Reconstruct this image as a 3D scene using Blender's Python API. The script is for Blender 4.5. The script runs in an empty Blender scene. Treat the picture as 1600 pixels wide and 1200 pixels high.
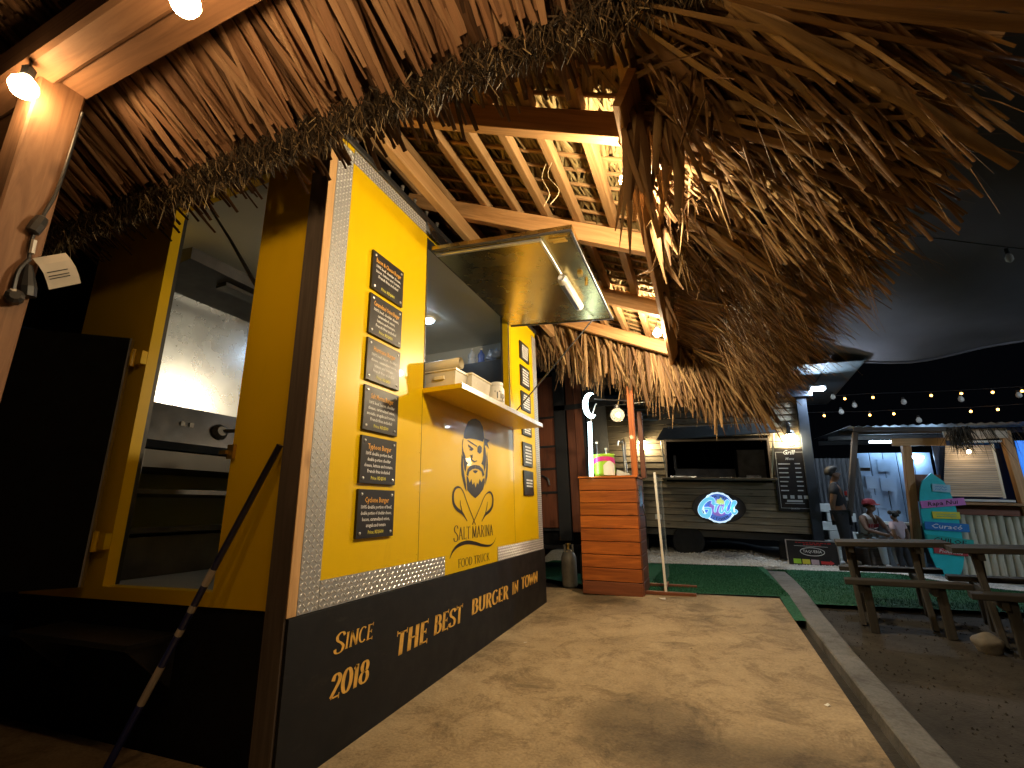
import bpy, bmesh, math, random
import numpy as np
from mathutils import Vector, Matrix
random.seed(7)
rng = np.random.default_rng(11)
R = math.radians
SC = bpy.context.scene
COL = SC.collection

# ---------------------------------------------------------------- camera, world, exposure
def make_camera():
    f, yaw, pitch, roll = 715.743, R(21.41761), R(15.45592), R(-1.48054)
    fwd = Vector((-math.sin(yaw)*math.cos(pitch), math.cos(yaw)*math.cos(pitch), math.sin(pitch)))
    r0 = Vector((math.cos(yaw), math.sin(yaw), 0)); u0 = r0.cross(fwd)
    r = math.cos(roll)*r0 + math.sin(roll)*u0
    u = -math.sin(roll)*r0 + math.cos(roll)*u0
    cd = bpy.data.cameras.new('camera'); co = bpy.data.objects.new('camera', cd); COL.objects.link(co)
    cd.sensor_fit = 'HORIZONTAL'; cd.sensor_width = 36.0; cd.lens = f/1600*36.0
    cd.clip_start = 0.02; cd.clip_end = 400
    m = Matrix.Identity(4)
    for i in range(3):
        m[i][0] = r[i]; m[i][1] = u[i]; m[i][2] = -fwd[i]
    m[0][3], m[1][3], m[2][3] = 0, 0, 0.885
    co.matrix_world = m
    SC.camera = co
make_camera()
W = bpy.data.worlds.new('World'); SC.world = W; W.use_nodes = True
bg = W.node_tree.nodes['Background']
bg.inputs[0].default_value = (0.10, 0.12, 0.18, 1); bg.inputs[1].default_value = 0.008
SC.view_settings.view_transform = 'Standard'; SC.view_settings.look = 'None'
SC.view_settings.gamma = 1; SC.view_settings.use_curve_mapping = False
SC.view_settings.exposure = 0.1
SC.cycles.use_denoising = True
SC.cycles.max_bounces = 6; SC.cycles.diffuse_bounces = 3; SC.cycles.glossy_bounces = 3
SC.cycles.transmission_bounces = 4; SC.cycles.transparent_max_bounces = 6
SC.cycles.sample_clamp_indirect = 4.0; SC.cycles.sample_clamp_direct = 0
SC.cycles.use_light_tree = True
SC.cycles.caustics_reflective = False; SC.cycles.caustics_refractive = False

WARM = (1.0, 0.66, 0.34); AMBER = (1.0, 0.50, 0.16); COOL = (0.55, 0.75, 1.0); NEUT = (1.0, 0.86, 0.66)
P_CANOPY, P_KEY, P_EAVE, P_HIDDEN = 115, 70, 2700, 2050

def sm(t): t = min(max(t, 0), 1); return t*t*(3-2*t)
def G(x, y):
    if y <= 4.75: return .0336*(max(y, -1.5)-1.57)
    t = sm((y-4.75)/3.75); xx = min(max(x, -2), 3.2)
    f = -.02*xx if xx < 2.2 else -.044-.2*(xx-2.2)
    return .107-.077*t+t*f
# ---------------------------------------------------------------- materials
MATS = {}
def newmat(name):
    m = bpy.data.materials.new(name); m.use_nodes = True
    nt = m.node_tree; b = nt.nodes['Principled BSDF']; MATS[name] = m
    return m, nt, b
def N(nt, t, **kw):
    n = nt.nodes.new(t)
    for k, v in kw.items():
        if k in n.inputs: n.inputs[k].default_value = v
        else: setattr(n, k, v)
    return n
def ramp(nt, stops):
    n = nt.nodes.new('ShaderNodeValToRGB'); e = n.color_ramp.elements
    while len(e) < len(stops): e.new(0.5)
    for i, (p, c) in enumerate(stops):
        e[i].position = p; e[i].color = (*c, 1)
    return n
def plain(name, c, rough=0.5, metal=0.0, coat=0.0, var=0.12, scale=6.0, bump=0.0, spec=0.5):
    m, nt, b = newmat(name)
    tc = N(nt, 'ShaderNodeTexCoord')
    no = N(nt, 'ShaderNodeTexNoise', Scale=scale, Detail=6.0, Roughness=0.6)
    nt.links.new(tc.outputs['Object'], no.inputs['Vector'])
    lo = tuple(max(0, x*(1-var)) for x in c); hi = tuple(min(1, x*(1+var)) for x in c)
    r = ramp(nt, [(0.3, lo), (0.7, hi)])
    nt.links.new(no.outputs['Fac'], r.inputs['Fac']); nt.links.new(r.outputs['Color'], b.inputs['Base Color'])
    b.inputs['Metallic'].default_value = metal; b.inputs['Coat Weight'].default_value = coat
    b.inputs['Specular IOR Level'].default_value = spec
    n2 = N(nt, 'ShaderNodeTexNoise', Scale=scale*3.1, Detail=5.0)
    nt.links.new(tc.outputs['Object'], n2.inputs['Vector'])
    mr = N(nt, 'ShaderNodeMapRange'); mr.inputs['To Min'].default_value = max(0.02, rough*0.8); mr.inputs['To Max'].default_value = min(1, rough*1.25)
    nt.links.new(n2.outputs['Fac'], mr.inputs['Value']); nt.links.new(mr.outputs['Result'], b.inputs['Roughness'])
    if bump:
        bp = N(nt, 'ShaderNodeBump', Strength=bump, Distance=0.01)
        nt.links.new(n2.outputs['Fac'], bp.inputs['Height']); nt.links.new(bp.outputs['Normal'], b.inputs['Normal'])
    return m
def wood(name, dark, light, rough=0.6, coat=0.0, knots=True, grain=1.0):
    m, nt, b = newmat(name)
    uv = N(nt, 'ShaderNodeUVMap'); oi = N(nt, 'ShaderNodeObjectInfo')
    off = N(nt, 'ShaderNodeVectorMath', operation='MULTIPLY_ADD')
    off.inputs[1].default_value = (1, 1, 1)
    cmb = N(nt, 'ShaderNodeCombineXYZ')
    mul = N(nt, 'ShaderNodeMath', operation='MULTIPLY'); mul.inputs[1].default_value = 37.0
    nt.links.new(oi.outputs['Random'], mul.inputs[0]); nt.links.new(mul.outputs[0], cmb.inputs[0]); nt.links.new(mul.outputs[0], cmb.inputs[2])
    nt.links.new(uv.outputs['UV'], off.inputs[0]); nt.links.new(cmb.outputs[0], off.inputs[2])
    mp = N(nt, 'ShaderNodeMapping'); mp.inputs['Scale'].default_value = (1.6, 26, 1)
    nt.links.new(off.outputs[0], mp.inputs['Vector'])
    no = N(nt, 'ShaderNodeTexNoise', Scale=1.0, Detail=7.0, Roughness=0.65, Distortion=1.2*grain)
    nt.links.new(mp.outputs[0], no.inputs['Vector'])
    r = ramp(nt, [(0.28, dark), (0.5, tuple((a+c)/2 for a, c in zip(dark, light))), (0.72, light)])
    nt.links.new(no.outputs['Fac'], r.inputs['Fac'])
    col = r.outputs['Color']
    if knots:
        mp2 = N(nt, 'ShaderNodeMapping'); mp2.inputs['Scale'].default_value = (3.0, 7, 1)
        nt.links.new(off.outputs[0], mp2.inputs['Vector'])
        vo = N(nt, 'ShaderNodeTexVoronoi', Scale=1.0)
        nt.links.new(mp2.outputs[0], vo.inputs['Vector'])
        r2 = ramp(nt, [(0.03, (0.28, 0.22, 0.18)), (0.16, (1, 1, 1))])
        nt.links.new(vo.outputs['Distance'], r2.inputs['Fac'])
        mx = N(nt, 'ShaderNodeMix', data_type='RGBA', blend_type='MULTIPLY'); mx.inputs['Factor'].default_value = 0.8
        nt.links.new(col, mx.inputs['A']); nt.links.new(r2.outputs['Color'], mx.inputs['B']); col = mx.outputs['Result']
    # every board a slightly different tone
    hs = N(nt, 'ShaderNodeHueSaturation')
    mr = N(nt, 'ShaderNodeMapRange'); mr.inputs['To Min'].default_value = 0.78; mr.inputs['To Max'].default_value = 1.18
    nt.links.new(oi.outputs['Random'], mr.inputs['Value']); nt.links.new(mr.outputs['Result'], hs.inputs['Value'])
    nt.links.new(col, hs.inputs['Color']); nt.links.new(hs.outputs['Color'], b.inputs['Base Color'])
    b.inputs['Roughness'].default_value = rough; b.inputs['Coat Weight'].default_value = coat
    bp = N(nt, 'ShaderNodeBump', Strength=0.25, Distance=0.004)
    nt.links.new(no.outputs['Fac'], bp.inputs['Height']); nt.links.new(bp.outputs['Normal'], b.inputs['Normal'])
    return m
def thatch(name, stops, rough=0.65, spec=0.3):
    m, nt, b = newmat(name)
    at = N(nt, 'ShaderNodeAttribute', attribute_name='rnd'); oi = N(nt, 'ShaderNodeObjectInfo')
    ad = N(nt, 'ShaderNodeMath', operation='ADD'); fr = N(nt, 'ShaderNodeMath', operation='FRACT')
    nt.links.new(at.outputs['Fac'], ad.inputs[0]); nt.links.new(oi.outputs['Random'], ad.inputs[1]); nt.links.new(ad.outputs[0], fr.inputs[0])
    r = ramp(nt, stops); nt.links.new(fr.outputs[0], r.inputs['Fac'])
    uv = N(nt, 'ShaderNodeUVMap')
    mp = N(nt, 'ShaderNodeMapping'); mp.inputs['Scale'].default_value = (3, 60, 1); nt.links.new(uv.outputs['UV'], mp.inputs['Vector'])
    ad2 = N(nt, 'ShaderNodeVectorMath', operation='ADD'); cm = N(nt, 'ShaderNodeCombineXYZ')
    ml = N(nt, 'ShaderNodeMath', operation='MULTIPLY'); ml.inputs[1].default_value = 91.0
    nt.links.new(fr.outputs[0], ml.inputs[0]); nt.links.new(ml.outputs[0], cm.inputs[0]); nt.links.new(mp.outputs[0], ad2.inputs[0]); nt.links.new(cm.outputs[0], ad2.inputs[1])
    no = N(nt, 'ShaderNodeTexNoise', Scale=1.0, Detail=5.0, Roughness=0.7); nt.links.new(ad2.outputs[0], no.inputs['Vector'])
    r2 = ramp(nt, [(0.3, (0.5, 0.47, 0.45)), (0.65, (1.15, 1.12, 1.05))]); nt.links.new(no.outputs['Fac'], r2.inputs['Fac'])
    mx = N(nt, 'ShaderNodeMix', data_type='RGBA', blend_type='MULTIPLY'); mx.inputs['Factor'].default_value = 1.0
    nt.links.new(r.outputs['Color'], mx.inputs['A']); nt.links.new(r2.outputs['Color'], mx.inputs['B'])
    nt.links.new(mx.outputs['Result'], b.inputs['Base Color'])
    b.inputs['Roughness'].default_value = rough; b.inputs['Specular IOR Level'].default_value = spec
    return m
def glow(name, c, s):
    m, nt, b = newmat(name)
    b.inputs['Base Color'].default_value = (*c, 1); b.inputs['Emission Color'].default_value = (*c, 1)
    b.inputs['Emission Strength'].default_value = s; b.inputs['Roughness'].default_value = 0.4
    return m
def concrete(name, c1, c2, c3, rough=0.8, dark_patches=()):
    m, nt, b = newmat(name)
    tc = N(nt, 'ShaderNodeTexCoord')
    big = N(nt, 'ShaderNodeTexNoise', Scale=1.1, Detail=9.0, Roughness=0.72, Distortion=0.3); nt.links.new(tc.outputs['Object'], big.inputs['Vector'])
    r = ramp(nt, [(0.30, c1), (0.47, c2), (0.62, c3)]); nt.links.new(big.outputs['Fac'], r.inputs['Fac'])
    st = N(nt, 'ShaderNodeTexNoise', Scale=3.6, Detail=10.0, Roughness=0.8, Distortion=0.6); nt.links.new(tc.outputs['Object'], st.inputs['Vector'])
    r2 = ramp(nt, [(0.34, (0.20, 0.18, 0.15)), (0.42, (0.55, 0.52, 0.48)), (0.50, (0.92, 0.91, 0.90)), (0.62, (1, 1, 1)), (0.72, (1.2, 1.17, 1.13))]); nt.links.new(st.outputs['Fac'], r2.inputs['Fac'])
    mx = N(nt, 'ShaderNodeMix', data_type='RGBA', blend_type='MULTIPLY'); mx.inputs['Factor'].default_value = 0.75
    nt.links.new(r.outputs['Color'], mx.inputs['A']); nt.links.new(r2.outputs['Color'], mx.inputs['B'])
    fi = N(nt, 'ShaderNodeTexNoise', Scale=85.0, Detail=4.0); nt.links.new(tc.outputs['Object'], fi.inputs['Vector'])
    r3 = ramp(nt, [(0.3, (0.75, 0.75, 0.75)), (0.7, (1.15, 1.15, 1.15))]); nt.links.new(fi.outputs['Fac'], r3.inputs['Fac'])
    mx2 = N(nt, 'ShaderNodeMix', data_type='RGBA', blend_type='MULTIPLY'); mx2.inputs['Factor'].default_value = 0.8
    nt.links.new(mx.outputs['Result'], mx2.inputs['A']); nt.links.new(r3.outputs['Color'], mx2.inputs['B'])
    res = mx2.outputs['Result']
    if dark_patches:   # hairline cracks and pits
        vo = N(nt, 'ShaderNodeTexVoronoi', feature='DISTANCE_TO_EDGE', Scale=0.75)
        wv = N(nt, 'ShaderNodeVectorMath', operation='MULTIPLY_ADD'); wv.inputs[1].default_value = (.45, .45, .0)
        wn = N(nt, 'ShaderNodeTexNoise', Scale=2.2, Detail=8.0, Roughness=0.7); nt.links.new(tc.outputs['Object'], wn.inputs['Vector'])
        nt.links.new(wn.outputs['Color'], wv.inputs[0]); nt.links.new(tc.outputs['Object'], wv.inputs[2]); nt.links.new(wv.outputs[0], vo.inputs['Vector'])
        cr = ramp(nt, [(0.0015, (0.42, 0.38, 0.33)), (0.006, (1, 1, 1))]); nt.links.new(vo.outputs['Distance'], cr.inputs['Fac'])
        pv = N(nt, 'ShaderNodeTexVoronoi', Scale=16.0); nt.links.new(tc.outputs['Object'], pv.inputs['Vector'])
        pr = ramp(nt, [(0.05, (0.45, 0.41, 0.36)), (0.11, (1, 1, 1))]); nt.links.new(pv.outputs['Distance'], pr.inputs['Fac'])
        for q_, f_ in ((cr, .32), (pr, .5)):
            m_ = N(nt, 'ShaderNodeMix', data_type='RGBA', blend_type='MULTIPLY'); m_.inputs['Factor'].default_value = f_
            nt.links.new(res, m_.inputs['A']); nt.links.new(q_.outputs['Color'], m_.inputs['B']); res = m_.outputs['Result']
    if dark_patches:   # darker patches with ragged edges
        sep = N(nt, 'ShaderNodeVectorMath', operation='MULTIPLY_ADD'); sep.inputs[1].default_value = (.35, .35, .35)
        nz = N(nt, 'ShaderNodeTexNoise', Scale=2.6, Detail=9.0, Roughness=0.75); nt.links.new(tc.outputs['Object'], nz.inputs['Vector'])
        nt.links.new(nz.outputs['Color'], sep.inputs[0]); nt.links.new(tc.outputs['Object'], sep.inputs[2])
        for (sx_, sy_, sr_, dk) in dark_patches:
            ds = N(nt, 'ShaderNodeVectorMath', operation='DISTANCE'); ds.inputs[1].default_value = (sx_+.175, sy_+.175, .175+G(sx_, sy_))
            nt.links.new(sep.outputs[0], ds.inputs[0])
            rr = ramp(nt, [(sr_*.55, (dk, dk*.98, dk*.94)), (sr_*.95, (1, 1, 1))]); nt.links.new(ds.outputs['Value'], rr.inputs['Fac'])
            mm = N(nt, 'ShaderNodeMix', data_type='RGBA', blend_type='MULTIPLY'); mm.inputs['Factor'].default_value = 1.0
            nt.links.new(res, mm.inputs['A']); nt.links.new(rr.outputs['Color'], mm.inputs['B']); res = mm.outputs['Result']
    nt.links.new(res, b.inputs['Base Color'])
    b.inputs['Roughness'].default_value = rough
    bp = N(nt, 'ShaderNodeBump', Strength=0.35, Distance=0.01)
    ad = N(nt, 'ShaderNodeMath', operation='ADD'); nt.links.new(st.outputs['Fac'], ad.inputs[0]); nt.links.new(fi.outputs['Fac'], ad.inputs[1])
    nt.links.new(ad.outputs[0], bp.inputs['Height']); nt.links.new(bp.outputs['Normal'], b.inputs['Normal'])
    return m
def glass(name, c=(0.9, 0.95, 1.0), rough=0.03, alpha=0.25):
    m, nt, b = newmat(name)
    b.inputs['Base Color'].default_value = (*c, 1); b.inputs['Roughness'].default_value = rough; b.inputs['Alpha'].default_value = alpha
    return m
M = MATS
def scuffed(name, dust, amount, lo, hi, scale=(3, 3, 9)):
    m = MATS[name]; nt = m.node_tree; b = nt.nodes['Principled BSDF']
    src = b.inputs['Base Color'].links[0].from_socket
    tc = N(nt, 'ShaderNodeTexCoord'); mp = N(nt, 'ShaderNodeMapping'); mp.inputs['Scale'].default_value = scale
    no = N(nt, 'ShaderNodeTexNoise', Scale=1.0, Detail=11.0, Roughness=0.78, Distortion=0.5)
    nt.links.new(tc.outputs['Object'], mp.inputs['Vector']); nt.links.new(mp.outputs[0], no.inputs['Vector'])
    r = ramp(nt, [(lo, (0, 0, 0)), (hi, (amount, amount, amount))]); nt.links.new(no.outputs['Fac'], r.inputs['Fac'])
    mx = N(nt, 'ShaderNodeMix', data_type='RGBA'); mx.inputs['B'].default_value = (*dust, 1)
    nt.links.new(r.outputs['Color'], mx.inputs['Factor']); nt.links.new(src, mx.inputs['A']); nt.links.new(mx.outputs['Result'], b.inputs['Base Color'])
plain('yellow_paint', (0.82, 0.53, 0.002), 0.32, coat=0.10, var=0.03, scale=1.6, spec=0.35)
plain('black_paint', (0.0065, 0.0072, 0.0095), 0.6, var=0.35, scale=4, bump=0.04, spec=0.35)
scuffed('black_paint', (0.10, 0.085, 0.07), .30, .56, .74)
scuffed('yellow_paint', (0.40, 0.24, 0.03), .30, .60, .78, (5, 5, 1.6))
plain('black_door', (0.004, 0.004, 0.0042), 0.8, var=0.3, spec=0.2)
plain('tread_metal', (0.40, 0.40, 0.41), 0.5, metal=0.5, var=0.08, scale=9)
plain('steel_dark', (0.11, 0.115, 0.13), 0.32, metal=1.0, var=0.2)
plain('tread_raise', (0.85, 0.84, 0.84), 0.30, metal=0.6, var=0.03)
plain('steel', (0.46, 0.51, 0.58), 0.27, metal=1.0, var=0.12, scale=3)
plain('flap_metal', (0.58, 0.47, 0.20), 0.26, metal=1.0, var=0.25, scale=2.2)  # gold tint puts the yellow wall's reflection into the base colour
plain('dark_steel', (0.10, 0.10, 0.11), 0.4, metal=0.8, var=0.3)
plain('alu', (0.7, 0.7, 0.7), 0.35, metal=0.9)
plain('brass', (0.65, 0.45, 0.12), 0.4, metal=0.9)
plain('cabin_white', (0.66, 0.69, 0.68), 0.5, var=0.06, scale=2)
plain('cabin_floor', (0.30, 0.34, 0.36), 0.4)
plain('black_plastic', (0.02, 0.02, 0.022), 0.4)
plain('board_black', (0.016, 0.014, 0.016), 0.42, var=0.2)
plain('ink_black', (0.016, 0.012, 0.012), 0.4)
plain('ink_orange', (0.85, 0.42, 0.06), 0.5)
plain('ink_white', (0.85, 0.85, 0.85), 0.5)
plain('ink_yellow', (0.80, 0.72, 0.08), 0.5)
plain('ink_gold', (0.83, 0.47, 0.09), 0.5, var=0.15, scale=30)
plain('ink_red', (0.55, 0.03, 0.03), 0.5)
plain('ink_pale', (0.55, 0.58, 0.62), 0.5)
plain('white_plastic', (0.78, 0.76, 0.72), 0.45)
plain('cream_plastic', (0.75, 0.68, 0.52), 0.35, coat=0.2)
plain('clear_box', (0.66, 0.63, 0.56), 0.25, coat=0.4)
plain('blue_liquid', (0.10, 0.18, 0.62), 0.15, coat=0.6)
plain('pale_blue', (0.45, 0.55, 0.75), 0.3)
plain('red_can', (0.5, 0.08, 0.07), 0.4)
plain('blue_pole', (0.02, 0.025, 0.12), 0.35, coat=0.3)
plain('worn_white', (0.55, 0.5, 0.45), 0.7)
plain('paper', (0.62, 0.56, 0.48), 0.8)
wood('pine', (0.30, 0.145, 0.050), (0.60, 0.34, 0.145), 0.6)
wood('pine_muted', (0.20, 0.105, 0.038), (0.40, 0.235, 0.10), 0.65)
wood('pine_light', (0.40, 0.21, 0.075), (0.66, 0.40, 0.18), 0.6)
wood('beam_brown', (0.17, 0.08, 0.038), (0.35, 0.185, 0.095), 0.7)
wood('dark_plank', (0.055, 0.042, 0.034), (0.13, 0.10, 0.082), 0.7)
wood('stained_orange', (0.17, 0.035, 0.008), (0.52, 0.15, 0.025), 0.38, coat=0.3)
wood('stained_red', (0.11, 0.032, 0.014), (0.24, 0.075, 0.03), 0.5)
wood('trailer_plank', (0.15, 0.118, 0.078), (0.34, 0.275, 0.185), 0.65)
wood('grey_table', (0.016, 0.015, 0.0145), (0.050, 0.046, 0.043), 0.85)
wood('bamboo', (0.46, 0.42, 0.32), (0.72, 0.68, 0.55), 0.45, knots=False)
wood('blind_bamboo', (0.42, 0.32, 0.22), (0.70, 0.56, 0.42), 0.6, knots=False)
thatch('thatch_brown', [(0.0, (0.17, 0.090, 0.050)), (0.3, (0.30, 0.165, 0.095)), (0.55, (0.38, 0.225, 0.135)), (0.8, (0.44, 0.28, 0.17)), (1.0, (0.25, 0.14, 0.08))])
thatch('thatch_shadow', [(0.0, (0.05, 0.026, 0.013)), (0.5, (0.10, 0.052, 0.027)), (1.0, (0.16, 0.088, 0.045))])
thatch('thatch_gold', [(0.0, (0.17, 0.115, 0.042)), (0.4, (0.29, 0.215, 0.088)), (0.75, (0.36, 0.28, 0.135)), (1.0, (0.21, 0.145, 0.055))])
thatch('thatch_straw', [(0.0, (0.10, 0.07, 0.035)), (0.5, (0.24, 0.17, 0.09)), (0.85, (0.40, 0.32, 0.19)), (1.0, (0.5, 0.43, 0.28))])
thatch('thatch_dark', [(0.0, (0.02, 0.015, 0.010)), (0.6, (0.05, 0.036, 0.022)), (1.0, (0.10, 0.07, 0.04))])
thatch('palm_leaf', [(0.0, (0.11, 0.058, 0.026)), (0.35, (0.20, 0.112, 0.052)), (0.65, (0.29, 0.175, 0.082)), (0.9, (0.38, 0.26, 0.125)), (1.0, (0.24, 0.145, 0.066))], 0.6, 0.25)
plain('thatch_backing', (0.030, 0.020, 0.012), 0.95, var=0.5, scale=30, bump=0.8)
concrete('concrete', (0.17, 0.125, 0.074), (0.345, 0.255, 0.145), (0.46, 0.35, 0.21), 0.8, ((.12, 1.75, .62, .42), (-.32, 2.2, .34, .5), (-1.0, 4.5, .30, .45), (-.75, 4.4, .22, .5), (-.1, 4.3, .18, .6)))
concrete('kerb_concrete', (0.075, 0.075, 0.077), (0.135, 0.136, 0.140), (0.20, 0.20, 0.205))
concrete('dirt', (0.016, 0.0145, 0.0135), (0.032, 0.029, 0.0265), (0.056, 0.050, 0.046), 0.95)
plain('turf_green', (0.028, 0.120, 0.070), 0.9, var=0.45, scale=60, bump=0.6, spec=0.1)
plain('gravel_white', (0.55, 0.54, 0.52), 0.85, var=0.35, scale=40)
plain('rock', (0.17, 0.155, 0.135), 0.9, var=0.3, scale=8, bump=0.6)
plain('mesh_cloth', (0.135, 0.13, 0.15), 0.9, var=0.10, scale=1.5, spec=0.1)
plain('roof_sheet', (0.055, 0.075, 0.09), 0.7)
plain('awning_slate', (0.10, 0.115, 0.125), 0.5)
plain('post_black', (0.035, 0.045, 0.065), 0.4)
plain('tyre', (0.015, 0.015, 0.016), 0.85)
plain('fence_dark', (0.07, 0.075, 0.085), 0.5, metal=0.2)
plain('corrugated', (0.20, 0.22, 0.25), 0.45, metal=0.3)
plain('blue_panel', (0.38, 0.50, 0.68), 0.5, var=0.1)
plain('pale_panel', (0.55, 0.60, 0.60), 0.6)
plain('navy', (0.03, 0.06, 0.16), 0.4)
plain('blue_bright', (0.03, 0.22, 0.75), 0.4)
plain('surf_teal', (0.03, 0.60, 0.68), 0.35, coat=0.3)
plain('sign_pink', (0.62, 0.20, 0.60), 0.5); plain('sign_yellow', (0.75, 0.70, 0.06), 0.5); plain('sign_blue', (0.02, 0.20, 0.62), 0.5)
plain('sign_green', (0.02, 0.42, 0.40), 0.5); plain('sign_red', (0.45, 0.05, 0.06), 0.5); plain('sign_pale', (0.35, 0.62, 0.80), 0.5)
plain('skin', (0.20, 0.105, 0.065), 0.55); plain('hair', (0.012, 0.010, 0.009), 0.6)
plain('navy_shirt', (0.022, 0.024, 0.034), 0.8); plain('white_shirt', (0.82, 0.82, 0.84), 0.8); plain('pink_shirt', (0.60, 0.47, 0.55), 0.8)
plain('dark_trousers', (0.03, 0.033, 0.045), 0.85); plain('pale_jeans', (0.32, 0.38, 0.42), 0.85); plain('red_cap', (0.22, 0.012, 0.018), 0.7)
plain('shoe', (0.5, 0.5, 0.5), 0.6)
plain('cyl_grey', (0.24, 0.23, 0.20), 0.5, metal=0.3, var=0.3)
plain('lime', (0.42, 0.75, 0.06), 0.35, coat=0.3); plain('magenta', (0.62, 0.04, 0.25), 0.35, coat=0.3)
glass('acrylic', (0.75, 0.85, 0.88), 0.05, 0.16); glass('bulb_glass', (0.75, 0.75, 0.72), 0.08, 0.5); glass('clear_plastic', (0.8, 0.86, 0.95), 0.1, 0.5)
glow('bulb_canopy', (1.0, 0.62, 0.28), P_CANOPY); glow('bulb_key', (1.0, 0.70, 0.40), P_KEY); glow('bulb_eave', (1.0, 0.79, 0.49), P_EAVE); glow('bulb_hidden', (1.0, 0.79, 0.48), P_HIDDEN)
glow('string_bulb', (1.0, 0.46, 0.09), 13.0); glow('lantern_glow', (1.0, 0.80, 0.46), 130.0); glow('flood_glow', (0.70, 0.85, 1.0), 800.0); glow('added_flood_glow', (0.72, 0.86, 1.0), 820.0)
glow('neon', (0.62, 0.88, 0.95), 9.0); glow('globe_glow', (1.0, 0.72, 0.36), 40.0); glow('cabin_lamp', (0.70, 0.86, 1.0), 56.0)
glow('sign_cyan', (0.16, 0.60, 0.85), .85); glow('sign_violet', (0.30, 0.18, 0.55), .6); glow('sign_lime', (0.65, 0.85, 0.25), .8); glow('sign_deep', (0.10, 0.22, 0.75), 0.5)
glow('sign_edge', (0.62, 0.85, 1.0), 1.0); glow('booth_lamp', (1.0, 0.78, 0.50), 90.0); glow('booth_cool', (0.50, 0.75, 1.0), 48.0); glow('screen_blue', (0.02, 0.20, 0.85), 0.8)
glow('sky_spot', (0.8, 0.88, 1.0), 20.0)

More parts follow.
